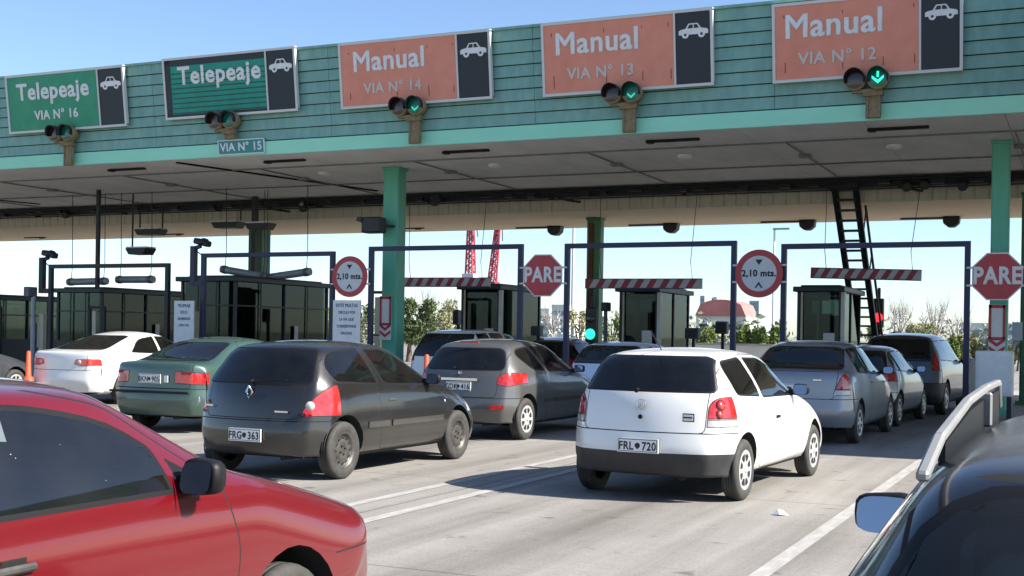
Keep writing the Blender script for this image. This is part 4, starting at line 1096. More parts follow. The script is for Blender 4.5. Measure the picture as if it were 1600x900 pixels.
for px, py, where in ((268, 385, 'farthest left'), (640, 355, 'right of the left green column'), (55, 377, 'at the left edge')):
    q = at(px, py - 12, 34.0); b = MB(); b.box((0, 0, 0), (1.0, .12, .04)); b.box((.3, .02, -.02), (.2, .06, .05)); o = b.build('soffit_slot', M['black_steel']); o.location = (q.x, 34.0, 4.785)
    tag(o, 'dark slot in the beige rear soffit, ' + where, 'vent', 'slots in the soffit')

# ------------------------------------------------------------------ steep black ladder up to the lattice beam
t = thing('roof_ladder', 'steep black ladder with handrails rising behind the booth to the canopy', 'ladder', (-5.2, 32.2, .16))
def lp(s, k, dx=0, dz=0): return Vector((s * (.245 - .0 * k) + dx + .10 * (1 - k) - .06, lerp(2.2, -2.0, k), lerp(0, 5.05, k) + dz))
for s in (-1, 1):
    b = MB(); b.bar(lp(s, 0), lp(s, 1), .10, .14); b.build('stringer', M['black_steel'], t)
for i in range(22):
    k = (i + .5) / 22; b = MB(); a = lp(-1, k); c = lp(1, k); b.box((a + c) / 2, (.47, .17, .05)); b.build('rung', M['black_steel'], t)
for s in (-1, 1):
    b = MB(); b.tube([lp(s, .04), lp(s, .06, s * .07, .75), lp(s, .9, s * .07, .75), lp(s, .98, s * .07, .3)], .032, 6)
    b.build('handrail', M['black_steel'], t)
    for k in (.15, .35, .55, .75, .9):
        b = MB(); b.bar(lp(s, k), lp(s, k, s * .07, .75), .03); b.build('baluster', M['black_steel'], t)

# ------------------------------------------------------------------ signal posts, displays, cabinets, notices, cones
def lane_lamp(px, py, L, col, label, nm):
    q = at(px, py, L); t = thing('signal_post', label, 'traffic light', (q.x, L, .16))
    h = q.z - .16
    b = MB(); b.box((0, 0, h / 2), (.12, .12, h)); b.build('post', M['black_steel'], t)
    b = MB(); b.box((0, -.02, h + .22), (.26, .20, .78)); b.box((0, 0, h + .75), (.08, .08, .3)); b.build('housing', M['black_plastic'], t, bevel=.02)
    b = MB(); b.lathe([(.125, -.125), (.10, -.15), (0, -.165)], (0, 0, h + (.0 if nm == 'g' else .10)), 'y', 18); b.build('lit_lens', col, t)
    b = MB(); b.lathe([(.10, -.125), (.08, -.135), (0, -.14)], (0, 0, h + (.35 if nm == 'g' else -.20)), 'y', 18); b.build('dark_lens', M['lens_off'], t)
lane_lamp(925, 522, 27.0, M['green_lit'], 'black signal post with a lit green lamp in front of the dark green column', 'g')
lane_lamp(1373, 502, 34.5, M['red_lit'], 'black signal post with a lit red lamp right of the ladder', 'r')
def display(px, py, L, w_, h_, label, lx=0):
    q = at(px, py, L); t = thing('display_box', label, 'display', (q.x, L, .16), R(lx), 'boxes on posts at the lane exits')
    h = q.z - .16
    b = MB(); b.box((0, .1, h / 2), (.07, .07, h)); b.box((0, .1, .02), (.2, .2, .04)); b.build('post', M['black_steel'], t)
    b = MB(); b.box((0, 0, h), (w_, .22, h_)); b.build('box', M['grey_box'], t, bevel=.02)
    b = MB(); b.box((0, -.116, h), (w_ * .82, .012, h_ * .75)); b.build('face', M['black_plastic'], t)
display(839, 517, 30.0, .28, .26, 'small grey display box on a post right of the first stop sign')
display(1082, 521, 30.0, .34, .28, 'small grey display box on a post right of the lane 13 booth')
display(1128, 512, 31.0, .30, .32, 'black box on a post left of the lane 12 frame')
display(714, 496, 31.0, .16, .42, 'thin black box on a post left of the lane 14 booth')
t = thing('camera_post', 'slim pole with a black camera head right of the green signal lamp', 'camera', (at(946, 500, 29).x, 29, .16))
b = MB(); b.tube([(0, 0, 0), (0, 0, 2.0)], .05, 8); b.build('post', M['grey_box'], t)
b = MB(); b.box((.03, -.05, 2.08), (.16, .3, .22)); b.build('camera_head', M['black_plastic'], t, bevel=.02)
t = thing('camera_post', 'slim pale pole with a grey camera head at the far left', 'camera', (at(52, 500, 24).x, 24, .16))
b = MB(); b.tube([(0, 0, 0), (0, 0, 2.15)], .06, 8); b.build('post', M['tube_grey'], t)
b = MB(); b.box((-.06, -.05, 2.26), (.20, .3, .26)); b.build('camera_head', M['grey_box'], t, bevel=.02)
t = thing('wall_post', 'pale ochre post beside the slim camera pole at the far left', 'post', (at(66, 530, 24.2).x, 24.2, .16))
b = MB(); b.box((0, 0, .85), (.16, .12, 1.7)); b.build('shaft', M['cream'], t); b = MB(); b.box((0, 0, .02), (.3, .3, .04)); b.build('foot', M['kerb'], t)
t = thing('wall_post', 'pale ochre post left of the white notice board', 'post', (at(304, 500, 24.2).x, 24.2, .16))
b = MB(); b.box((0, 0, .9), (.18, .12, 1.8)); b.build('shaft', M['cream'], t); b = MB(); b.box((0, 0, .02), (.3, .3, .04)); b.build('foot', M['kerb'], t)
M['notice_blue'] = mat('notice ink', (.05, .08, .22), .6)
def notice(px0, px1, py0, py1, L, lines, label, board='white'):
    a = at(px0, py0, L); c = at(px1, py1, L); w_ = c.x - a.x; zb = max(.55, c.z - .35); h = a.z - zb
    t = thing('notice_board', label, 'notice board', ((a.x + c.x) / 2, L, .16))
    b = MB(); b.box((0, 0, zb + h / 2 - .16), (w_, .03, h)); b.build('panel', M[board], t)
    for s in (-1, 1):
        b = MB(); b.box((s * w_ * .38, .04, (zb + .1) / 2), (.05, .05, zb + h * .8)); b.build('leg', M['tube_grey'], t)
    for i, (s_, sz) in enumerate(lines):
        text(s_, sz, M['notice_blue'], t, (0, -.016, a.z - .16 - .12 - i * .155), bold=.003, extrude=.003, xs=.8)
notice(521, 563, 469, 527, 23.8, [('EVITE MULTAS', .105), ('CIRCULE POR', .085), ('LA VIA QUE', .085), ('CORRESPONDE', .085), ('GRACIAS', .085)], 'white notice board with blue lines of text below the left round sign', 'white')
notice(273, 303, 470, 520, 23.8, [('TELEPEAJE', .10), ('SOLO', .10), ('ADHERIDOS', .08), ('CON TAG', .08)], 'white notice board with blue lines of text in front of the large lane 15 booth', 'white')
t = thing('control_cabinet', 'white cabinet at the foot of the right-hand green column', 'cabinet', (-1.46, 23.6, .16))
b = MB(); b.box((0, 0, .80), (.62, .42, .80)); b.build('body', M['white'], t, bevel=.02)
b = MB(); b.box((0, -.218, .80), (.52, .012, .68)); b.build('door', M['white'], t, bevel=.004)
for s in (-1, 1):
    b = MB(); b.box((s * .25, 0, .2), (.08, .3, .42)); b.build('leg', M['black_steel'], t)
b = MB(); b.box((.36, 0, 1.55), (.16, .12, .32)); b.bar((.30, .1, 1.2), (.36, .1, 1.45), .04); b.build('intercom', M['tube_grey'], t)
M['cone_orange'] = mat('cone orange', (.52, .075, .03), .55, var=.2, vs=5)
def cone(px, py, L, h, label, lean=0.0):
    q = at(px, py, L); t = thing('traffic_cone', label, 'traffic cone', (q.x, L, .0), (0, lean, 0), 'orange traffic cones')
    b = MB(); b.lathe([(.17, .03), (.155, .06), (.10, h * .50), (.055, h * .52), (.04, h - .02), (.0, h)], (0, 0, 0), 'z', 18); b.build('body', M['cone_orange'], t)
    b = MB(); b.box((0, 0, .017), (.42, .42, .034)); b.build('base', M['trim'], t, bevel=.01)
    for z0, z1 in ((.26, .38), (.10, .18)):
        b = MB(); r = lambda z: .158 + (.10 - .155) * (z * h - .06) / (h * .5 - .06) + .004
        b.lathe([(r(z0), z0 * h), (r(z1), z1 * h)], (0, 0, 0), 'z', 18); b.build('white_band', M['white'], t)
cone(44, 590, 18.4, 1.05, 'orange and white cone left of the white sedan')
cone(666, 600, 19.2, 1.15, 'orange cone standing left of the mid grey hatchback')
cone(1541, 620, 22.6, .80, 'orange cone leaning at the foot of the white cabinet', R(14))
# barrier arm at the exit of lane 12
t = thing('barrier_arm', 'red and white barrier arm beyond the lane 12 frame', 'barrier', (at(1518, 555, 33).x, 33.0, 0))
b = MB(); b.box((0, 0, .55), (.30, .34, 1.1)); b.build('post', M['white'], t, bevel=.02)
b = MB()
for i in range(6): b.box((-.15 - .21 - .42 * i, -.2, 1.0), (.42, .05, .10), i % 2)
b.build('arm', [M['bar_red'], M['bar_white']], t)
# crumpled litter on the concrete
b = MB(); b.add([(-.10, -.05, 0), (.02, -.08, .01), (.13, .0, .0), (.04, .07, .02), (-.07, .05, 0), (-.02, -.02, .07), (.05, .01, .05)], [(0, 1, 5), (1, 2, 6), (1, 6, 5), (2, 3, 6), (3, 4, 5), (3, 5, 6), (4, 0, 5)])
o = b.build('litter', M['white']); tag(o, 'crumpled scrap of white paper on the sunlit concrete', 'litter')
a_ = at(1218, 805, 9.0); q = _d + _r * ((1218 - 800) / FPX); zz = -CAM_H
uu = Vector((a_.x, a_.y, a_.z - CAM_H)); uu = uu * (CAM_H / -uu.z); o.location = (uu.x, uu.y, .004); o.scale = (.62, .62, .7)

# ------------------------------------------------------------------ background: wall, trees, hedge, hall, towers, cranes
M['leaf_a'] = mat('fresh foliage', (.10, .15, .03), .8, var=.4, vs=.8, color2=(.19, .24, .06))
M['leaf_b'] = mat('dark foliage', (.045, .075, .025), .8, var=.4, vs=.8, color2=(.095, .13, .04))
M['leaf_c'] = mat('pale foliage', (.22, .23, .10), .8, var=.3, vs=.8, color2=(.30, .29, .15))
M['bark_pale'] = mat('pale twigs', (.34, .32, .29), .9, var=.2, vs=2)  # bark of the far bare trees, paled by haze put into the colour
M['bark'] = mat('bark', (.13, .10, .075), .9, var=.3, vs=4)
def leafy(rnd, blobs, n, size):
    b = MB()
    for _ in range(n):
        cx, cy, cz, rx, rz = rnd.choice(blobs)
        while True:
            p = Vector((rnd.uniform(-1, 1), rnd.uniform(-1, 1), rnd.uniform(-1, 1)))
            if p.length < 1 and (p.length > .55 or rnd.random() < .3): break
        c = Vector((cx + p.x * rx, cy + p.y * rx, cz + p.z * rz)); s = size * rnd.uniform(.6, 1.5)
        u = Vector((rnd.gauss(0, 1), rnd.gauss(0, 1), rnd.gauss(0, 1))).normalized(); v = u.orthogonal().normalized(); v = Matrix.Rotation(rnd.uniform(0, 6.28), 3, u) @ v
        w2 = u.cross(v)
        b.add([c - v * s, c + w2 * s * .45, c + v * s, c - w2 * s * .45], [(0, 1, 2, 3)])
    return b
def tree(px, py, wpx, L, leaf, label, n=900, seed=1, bare=False, grp='trees beyond the toll plaza', name='tree', clump=9):
    rnd = random.Random(seed); tp = at(px, py, L); s = tp.y and (at(px + 10, py, L).x - tp.x) / 10
    x, h = tp.x, tp.z; rw = wpx * s / 2
    t = thing(name, label, 'tree', (x, L, 0), 0, grp)
    b = MB(); b.tube([(0, 0, 0), (rw * .03, 0, h * .25), (rw * .05, 0, h * .55), (0, 0, h * .9)], [rw * .07 + .05, rw * .055 + .03, rw * .035 + .02, .01], 7)
    tips = []
    for k in range(14 if bare else 6):
        a = rnd.uniform(0, 6.28); z0 = h * rnd.uniform(.2, .6); e = Vector((math.cos(a) * rw * rnd.uniform(.4, .95), math.sin(a) * rw * .8, h * rnd.uniform(.6, 1.0)))
        m_ = Vector((e.x * .5, e.y * .5, (z0 + e.z) / 2 + .1)); b.tube([(0, 0, z0), m_, e], [rw * .03 + .02, rw * .02 + .012, .008], 5); tips.append(e)
        if bare:
            for q in range(9):
                st = m_.lerp(e, rnd.random()); b.tube([st, st + Vector((rnd.uniform(-.35, .35) * rw, rnd.uniform(-.3, .3) * rw, rnd.uniform(.05, .3) * h))], [.018, .005], 4)
    b.build('trunk', M['bark_pale'] if bare else M['bark'], t)
    blobs = [(rnd.uniform(-.6, .6) * rw, rnd.uniform(-.6, .6) * rw, h * rnd.uniform(.30, .82), rw * rnd.uniform(.28, .5), h * rnd.uniform(.12, .2)) for _ in range(clump)]
    blobs += [(e.x * .8, e.y * .8, min(e.z, h * .84), rw * .25, h * .12) for e in tips[:6]]
    if n: leafy(rnd, blobs, n * 3, max(.07, rw * .055)).build('crown', leaf, t)
    return t
TR = [(1440, 500, 60, 74, 'leaf_c', 'pale green tree above the hedge behind the dark off-roader', 700),
      (560, 470, 60, 60, 'leaf_b', 'dark green tree behind the notice board by the left column', 700),
      (330, 474, 70, 62, 'leaf_c', 'pale tree behind the large lane 15 booth', 600),
      (22, 460, 110, 62, 'leaf_c', 'pale green tree at the left edge, above the leftmost booth', 700),
      (118, 462, 80, 58, 'leaf_a', 'green tree seen between the two leftmost booths', 900),
      (205, 464, 60, 66, 'leaf_c', 'thin pale tree behind the lane 16 booth', 350),
      (480, 476, 74, 55, 'leaf_a', 'fresh green bush-like tree between the lane 15 booth and the round sign', 900),
      (640, 462, 84, 58, 'leaf_b', 'dense dark green round tree right of the left green column', 1500),
      (694, 462, 70, 60, 'leaf_c', 'pale green loose tree left of the lane 14 booth', 800),
      (612, 455, 50, 66, 'leaf_a', 'green tree just behind the left green column', 500),
      (905, 478, 50, 64, 'leaf_c', 'sparse tree left of the middle dark column', 400),
      (955, 492, 46, 60, 'leaf_a', 'small green tree left of the lane 13 booth', 500),
      (1100, 508, 50, 62, 'leaf_a', 'low green tree right of the lane 13 booth', 450),
      (1375, 505, 40, 70, 'leaf_a', 'green tree just right of the ladder', 400)]
for i, (px, py, wp, L, lf, lab, n) in enumerate(TR): tree(px, py, wp, L, M[lf], lab, n, 20 + i)
for i, (px, py, wp) in enumerate(((1408, 476, 46), (1462, 472, 60), (1497, 488, 50), (668, 452, 60), (865, 486, 50))):
    tree(px, py, wp, 78 + i * 2, None, ['bare grey tree over the hedge right of the ladder', 'tall bare grey tree over the middle of the right-hand hedge', 'bare grey tree left of the right frame post', 'bare twiggy tree above the pale tree by the lane 14 booth', 'bare grey tree right of the first stop sign'][i], 60, 60 + i, True)
def hedge(px0, px1, py, L, leaf, label, seed, n):
    rnd = random.Random(seed); a = at(px0, py, L); c = at(px1, py, L); w_ = c.x - a.x; h = (a.z + c.z) / 2
    t = thing('hedge', label, 'hedge', ((a.x + c.x) / 2, L, 0), 0, 'hedges beyond the booths')
    bl = [(-w_ / 2 + w_ * k / 11, rnd.uniform(-.5, .5), h * rnd.uniform(.3, .62), w_ / 14, h * rnd.uniform(.26, .38)) for k in range(12)]
    leafy(rnd, bl, n * 3, .13).build('foliage', leaf, t)
    b = MB()
    for k in range(12): b.tube([(bl[k][0], bl[k][1], 0), (bl[k][0] + .1, bl[k][1], h * .5)], [.06, .03], 5)
    b.build('stems', M['bark'], t)
hedge(1150, 1222, 500, 66, M['leaf_a'], 'bright green hedge right of the second round sign', 3, 1500)
hedge(1375, 1490, 512, 68, M['leaf_a'], 'long bright green hedge behind the dark off-roader', 4, 2200)
hedge(1490, 1600, 516, 72, M['leaf_c'], 'paler hedge at the right edge', 5, 1200)
hedge(90, 260, 490, 60, M['leaf_b'], 'dark hedge behind the left-hand booths', 6, 1800)
hedge(440, 520, 498, 60, M['leaf_a'], 'green hedge between the lane 15 booth and the round sign', 8, 1000)
hedge(260, 450, 500, 70, M['leaf_a'], 'green hedge far behind the large lane 15 booth', 12, 1200)
def treeline(L, top, seed, n, m):
    rnd = random.Random(seed); b = MB(); x = at(-150, 520, L).x; x1 = at(1750, 520, L).x
    bl = []
    while x < x1:
        h = rnd.uniform(.35, 1.0) * top; w_ = rnd.uniform(3, 8); bl.append((x, L + rnd.uniform(-6, 6), h * .45, w_ * .6, h * .5)); x += w_ * .55
    o = leafy(rnd, bl, n, .55).build('treeline', m); o['kind'] = 'stuff'; o['label'] = 'pale distant line of trees along the horizon'
M['leaf_far'] = mat('far hazy foliage', (.20, .23, .17), .9, var=.3, vs=.3, color2=(.28, .30, .23))  # pale haze is part of this leaf colour
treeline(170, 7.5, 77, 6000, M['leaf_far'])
hedge(-60, 90, 486, 62, M['leaf_b'], 'dark hedge behind the leftmost booth', 9, 1400)
M['palewall'] = mat('pale rendered wall', (.62, .58, .48), .85, var=.12, vs=.5)
t = thing('perimeter_wall', 'long low cream wall across the plaza behind the booths', 'wall', (-16.5, 57, 0))
b = MB(); b.box((0, 0, .60), (17, .22, 1.20)); b.build('panel', M['palewall'], t)
b = MB(); b.box((0, 0, 1.24), (17.1, .32, .08)); b.build('coping', M['kerb'], t)
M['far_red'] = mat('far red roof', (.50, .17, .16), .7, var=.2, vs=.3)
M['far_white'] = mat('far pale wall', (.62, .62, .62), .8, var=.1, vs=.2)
M['far_blue'] = mat('hazed tower cladding', (.34, .40, .46), .6, var=.15, vs=.1)  # blue cast of distance haze put into the tower colour
def block(px0, px1, py, L, m, label, cat, roof=None, dep=12, floors=0, name='tower_block'):
    a = at(px0, py, L); c = at(px1, py, L); w_ = c.x - a.x; h = (a.z + c.z) / 2
    t = thing(name, label, cat, ((a.x + c.x) / 2, L + dep / 2, 0))
    rh = h * .34 if roof else 0
    b = MB(); b.box((0, 0, (h - rh) / 2), (w_, dep, h - rh)); b.build('wall', m, t)
    if roof:
        b = MB(); n = 10; pr = [(-w_ / 2 + w_ * k / n, rh * (math.sin(math.pi * k / n) ** .32)) for k in range(n + 1)]
        b.prism(pr, lambda u, v, d: (u * 1.02, d, h - rh + v + .01), -dep / 2 - .4, dep / 2 + .4); b.build('roof', roof, t)
    if floors:
        b = MB()
        for k in range(1, floors): b.box((0, -dep / 2 - .02, (h - rh) * k / floors), (w_ * .86, .06, (h - rh) / floors * .5))
        b.build('windows', M['booth_dark'] if roof else M['far_glass'], t)
    else:
        b = MB(); b.box((0, 0, h + .3), (w_ * .5, dep * .5, .6)); b.build('roof_hut', m, t)
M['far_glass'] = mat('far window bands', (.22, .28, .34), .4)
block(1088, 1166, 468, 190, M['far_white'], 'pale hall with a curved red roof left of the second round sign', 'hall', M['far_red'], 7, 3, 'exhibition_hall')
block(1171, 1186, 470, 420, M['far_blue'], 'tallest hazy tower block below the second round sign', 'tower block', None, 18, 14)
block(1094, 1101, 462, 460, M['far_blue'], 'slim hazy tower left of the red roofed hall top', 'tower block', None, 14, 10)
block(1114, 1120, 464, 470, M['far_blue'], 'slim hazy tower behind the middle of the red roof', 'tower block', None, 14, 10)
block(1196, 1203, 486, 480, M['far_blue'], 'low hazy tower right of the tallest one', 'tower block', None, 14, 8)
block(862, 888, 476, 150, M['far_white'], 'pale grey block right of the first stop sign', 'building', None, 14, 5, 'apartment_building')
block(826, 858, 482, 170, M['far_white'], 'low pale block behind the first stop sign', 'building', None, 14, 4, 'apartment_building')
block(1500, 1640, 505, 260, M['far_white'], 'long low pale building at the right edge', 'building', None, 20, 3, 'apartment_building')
M['crane_red'] = mat('crane red', (.40, .03, .05), .5, var=.2, vs=1)
def boom(pa, pb, L, w0, w1, label, base):
    a = at(*pa, L); c = at(*pb, L); d = c - a; o = Vector((a.x, L, 0))
    t = thing('crane', label, 'crane', (a.x, L, 0), 0, 'red cranes beyond the booths')
    n = 14; b = MB(); P = lambda k, sx, sy: (a - o) + d * k + Vector((sx * lerp(w0, w1, k) / 2, sy * lerp(w0, w1, k) / 2, 0))
    for sx in (-1, 1):
        for sy in (-1, 1): b.bar(P(0, sx, sy), P(1, sx, sy), .07 + w1 * .12)
    for i in range(n):
        k0, k1 = i / n, (i + 1) / n; s = 1 if i % 2 else -1
        for sy in (-1, 1): b.bar(P(k0, -s, sy), P(k1, s, sy), .05); b.bar(P(k1, -1, sy), P(k1, 1, sy), .05)
        for sx in (-1, 1): b.bar(P(k0, sx, -s), P(k1, sx, s), .05)
    b.build('boom', M['crane_red'], t)
    b = MB(); zb = (a - o).z; b.box((0, 0, zb / 2), (w0 * 1.7, w0 * 1.7, zb)); b.build('cab', M['far_white'] if base else M['crane_red'], t)
    b = MB(); b.tube([P(1, 1, -1), P(.45, 1, -1) + Vector((w0 * .9, 0, 0))], .04, 4); b.build('cable', M['black_steel'], t)
    return t
boom((735, 428), (736, 300), 75, .50, .17, 'upright red lattice crane with a pale base above the lane 14 booth', True)
boom((769, 440), (783, 300), 72, .42, .10, 'leaning slender red lattice crane boom right of the upright one', False)
t = thing('lamp_post', 'thin tall pale lamp post between the first stop sign and the dark column', 'lamp post', (at(894, 520, 64).x, 64, 0))
b = MB(); b.tube([(0, 0, 0), (0, 0, 9.5)], [.11, .07], 8); b.build('pole', M['far_white'], t)
b = MB(); b.box((.5, 0, 9.5), (1.2, .25, .12)); b.build('lamp_head', M['tube_grey'], t)
t = thing('lamp_post', 'thin pale lamp post right of the tallest hazy tower', 'lamp post', (at(1208, 500, 90).x, 90, 0))
b = MB(); b.tube([(0, 0, 0), (0, 0, 9.5)], [.11, .07], 8); b.build('pole', M['far_white'], t)
b = MB(); b.box((.5, 0, 9.5), (1.2, .25, .12)); b.build('lamp_head', M['tube_grey'], t)
# ------------------------------------------------------------------ the cars of the queue
M['grey_mould'] = paint('moulding paint', (0.035, 0.034, 0.031), .3, .4, dirt=.25)
def surf(root, px, pz, from_y, dirn=1):
    pass

M['red_deep'] = mat('deep red lens', (.16, .002, .004), .15, coat=1.0)
M['rail'] = mat('roof rail', (.24, .24, .235), .5, .2, var=.1, vs=6)
PAINT = {
 'white': paint('white lacquer', (0.74, 0.74, 0.72), 0, .3, dirt=.12),
 'graphite': paint('graphite lacquer', (0.009, 0.009, 0.0088), .2, .24, dirt=.13),
 'grey': paint('grey lacquer', (0.095, 0.096, 0.093), .4, .3, dirt=.14),
 'silver': paint('silver lacquer', (0.27, 0.29, 0.32), .5, .34, dirt=.14),
 'pale_blue': paint('pale blue lacquer', (0.60, 0.68, 0.80), 0, .34, dirt=.12),
 'green': paint('dark green lacquer', (0.035, 0.085, 0.068), .25, .32, dirt=.18),
 'red': paint('red lacquer', (0.14, 0.0028, 0.007), .2, .22, dirt=.04),
 'navy': paint('dark navy lacquer', (0.007, 0.009, 0.014), .2, .3, dirt=.10, flat=4.5),
 'black': paint('black lacquer', (0.014, 0.015, 0.017), .1, .32, dirt=.16),
 'slate': paint('slate grey lacquer', (0.05, 0.056, 0.066), .3, .34, dirt=.16),
}

def roundel(parent, x, y, z, r=.045, kind='v', tilt=0.0):
    b = MB()
    if kind == 'v':
        ring = [(math.cos(a), math.sin(a)) for a in [2 * math.pi * i / 20 for i in range(21)]]
        b.tube([(c * r, 0, s * r) for c, s in ring], r * .10, 6, cap=False)
        V = [(-.45, .8), (0, .10), (.45, .8)]; Wl = [(-.85, .35), (-.42, -.75), (0, .02), (.42, -.75), (.85, .35)]
        for L in (V, Wl): b.tube([(u * r, -.002, v * r) for u, v in L], r * .12, 5)
    else:
        L = [(0, 1.25), (.78, 0), (0, -1.25), (-.78, 0), (0, 1.25)]
        b.tube([(u * r, 0, v * r) for u, v in L], r * .26, 6, cap=False)
    o = b.build('badge', M['chrome'], parent); o.location = (x, y, z); o.rotation_euler = (tilt, 0, 0)
    return o

def wiper(parent, y, z, w=.42, x0=0.0, dz=.05, dy=0.03):
    b = MB(); b.tube([(x0, y, z), (x0 + w * .5, y + dy * .5 - .012, z + dz * .6), (x0 + w, y + dy, z + dz)], .010, 6); b.tube([(x0, y - .02, z - .005), (x0, y + .02, z + .005)], .02, 8)
    b.build('rear_wiper', M['trim'], parent)

def handle(parent, x, y, z, w=.16, material=None, h=.03):
    for s in (1, -1):
        b = MB(); b.box((s * (x + .008), y, z), (.028, w, h)); b.build('door_handle', material or M['trim'], parent, bevel=.008)

HATCH = dict(wb=2.465, fo=.78, ro=.66, W=.825, H=1.41, r=.285, tw=.165, zn=.74, ycow=.80, zcow=.93, yws=.12, zws=1.345,
             yrt=-1.50, zrt=1.345, yrb=-1.80, zrb=.98, zb0=.90, zb1=.955, Wr=.57)
def spec(base, **k): d = dict(base); d.update(k); return d

# --- white three-door hatchback, lane 12
gol = spec(HATCH, paint=PAINT['white'], wheels='cap', rc=1.3, zbot=.24, taper=.07,
  windows=[dict(pts=[(-.13, .975), (-.18, 1.29), (.36, 1.33), (.50, .945)], r=[.06, .10, .04, .04]),
           dict(pts=[(.57, .935), (.44, 1.325), (.98, 1.315), (1.42, 1.18), (1.78, .92)], r=[.04, .04, .05, .3, .04])],
  rearwin=dict(z0=1.00, z1=1.335, w0=.665, w1=.545, r=.06), glass='glass_dark',
  tail=[dict(pts=[(.60, .77), (.60, .90), (.66, .97), (.84, .97), (.84, .77)], ymax=-1.46, r=[0, .05, .05, .02, 0]),
        dict(pts=[(.60, .695), (.60, .768), (.84, .768), (.84, .695)], ymax=-1.46, mat='clear_lens', r=0, name='reversing_light')],
  gate=[(.645, 1.36, .585, .60)],
  doors=[[(.55, .26), (.42, 1.35), (1.0, 1.34), (1.86, .93), (1.98, .70), (1.90, .26)]],
  zbump=.635, zclad=.455, mirror=(1.62, .985), head=[dict(pts=[(.50, .56), (.50, .70), (.80, .70), (.80, .56)])], hoodgap=(0, 0))
PLACE = {}
c = make_car('white_hatchback', 'white three-door hatchback with dark rear glass and black lower bumper, stopped on the sunlit concrete', gol, -3.585, 12.72, R(-3.4), 'cars queueing at the toll booths')
yb = -(gol['wb'] / 2 + gol['ro'])
plate(c, yb - .012, .515, ('FRL', '720'), .40, .13)
roundel(c, 0, yb + .045, .885, .048, 'v'); handle(c, .815, -.25 , .735, .12)
b = MB(); b.lathe([(.022, 0), (.02, -.02), (0, -.022)], (0, yb + .05, .775), 'y', 12); b.build('tailgate_lock', M['trim'], c)
b = MB(); b.box((.46, yb + .052, .785), (.11, .008, .075)); b.box((.46, yb + .046, .785), (.09, .006, .055), 1); b.box((.46, yb + .042, .785), (.085, .004, .012), 0); b.build('badge', [M['trim'], M['white_plate']], c)
wiper(c, yb + .072, 1.015, .46, -.05, .02, .01)
for s in (1, -1):
    for zz, rr in ((.895, .052), (.815, .040)):
        lo, no = on_rear(c, s * .685, zz); disc_on(c, lo, no, rr, 'lamp_ring', M['red_deep'], .005); disc_on(c, lo, no, rr * .72, 'lamp_bulb', M['red_lens_pale'], .009)
b = MB(); b.tube([(0, -1.35, 1.385), (0, -1.62, 1.56)], .006, 6); b.build('aerial', M['trim'], c)

# --- graphite three-door hatchback, lane 13
clio = spec(HATCH, paint=PAINT['graphite'], W=.82, H=1.42, wb=2.47, fo=.72, ro=.60, r=.295, rc=1.35, ycow=.86, zcow=.95, yws=.10, zws=1.36, yrt=-1.42, zrt=1.36, yrb=-1.74, zrb=.97, zb0=.91, zb1=.97, Wr=.56, zn=.74,
  windows=[dict(pts=[(-.12, .985), (-.20, 1.16), (-.06, 1.31), (.50, 1.345), (.66, .95)], r=[.08, .12, .10, .04, .05]),
           dict(pts=[(.76, .945), (.60, 1.335), (.98, 1.33), (1.42, 1.20), (1.82, .915)], r=[.10, .05, .05, .3, .04])],
  rearwin=dict(z0=.965, z1=1.335, w0=.66, w1=.55, r=.08), glass='glass_dark',
  tail=[dict(pts=[(.56, .655), (.60, .72), (.66, .96), (.72, .985), (.84, .93), (.84, .655)], ymax=-1.33, r=[.02, .02, .03, .02, .02, .0])],
  gate=[(.63, 1.38, .56, .60)],
  doors=[[(.72, .26), (.58, 1.36), (1.0, 1.35), (1.90, .93), (2.12, .70), (2.02, .26)]],
  moulding=[(.42, .84, .50, .565), (.90, 2.04, .50, .565)], moulding_mat='grey_mould',
  zbump=.60, mirror=(1.70, .99), head=[dict(pts=[(.48, .56), (.48, .70), (.80, .72), (.80, .56)])], hoodgap=(0, 0))
c = make_car('grey_hatchback', 'dark grey dusty three-door hatchback with bare steel wheels and a white plate', clio, -7.66, 12.16, R(-1.0), 'cars queueing at the toll booths')
yb = -(clio['wb'] / 2 + clio['ro'])
plate(c, yb - .012, .455, ('FRG', '363'), .40, .13)
roundel(c, 0, yb + .052, .885, .05, 'd')
for s in (1, -1):
    b = MB(); b.lathe([(.048, -.006), (.045, .006), (0, .010)], (0, 0, 0), 'y', 16)
    o = b.build('reversing_light', M['clear_lens'], c); o.location = (s * .70, yb + .115, .765); o.rotation_euler = (0, 0, R(180 + s * 38))
handle(c, .80, -.33, .78, .15, M['steel'])
wiper(c, yb + .085, .99, .42, .0, .03, .01)
b = MB(); b.box((.40, yb + .046, .70), (.16, .006, .018)); b.box((-.52, yb + .07, .735), (.10, .006, .018)); b.build('badge', M['chrome'], c)
for s in (1, -1):
    b = MB(); b.lathe([(.022, 0), (.016, .018), (0, .02)], (s * .795, .86, .72), 'x', 10); b.build('side_indicator', M['clear_lens'], c)

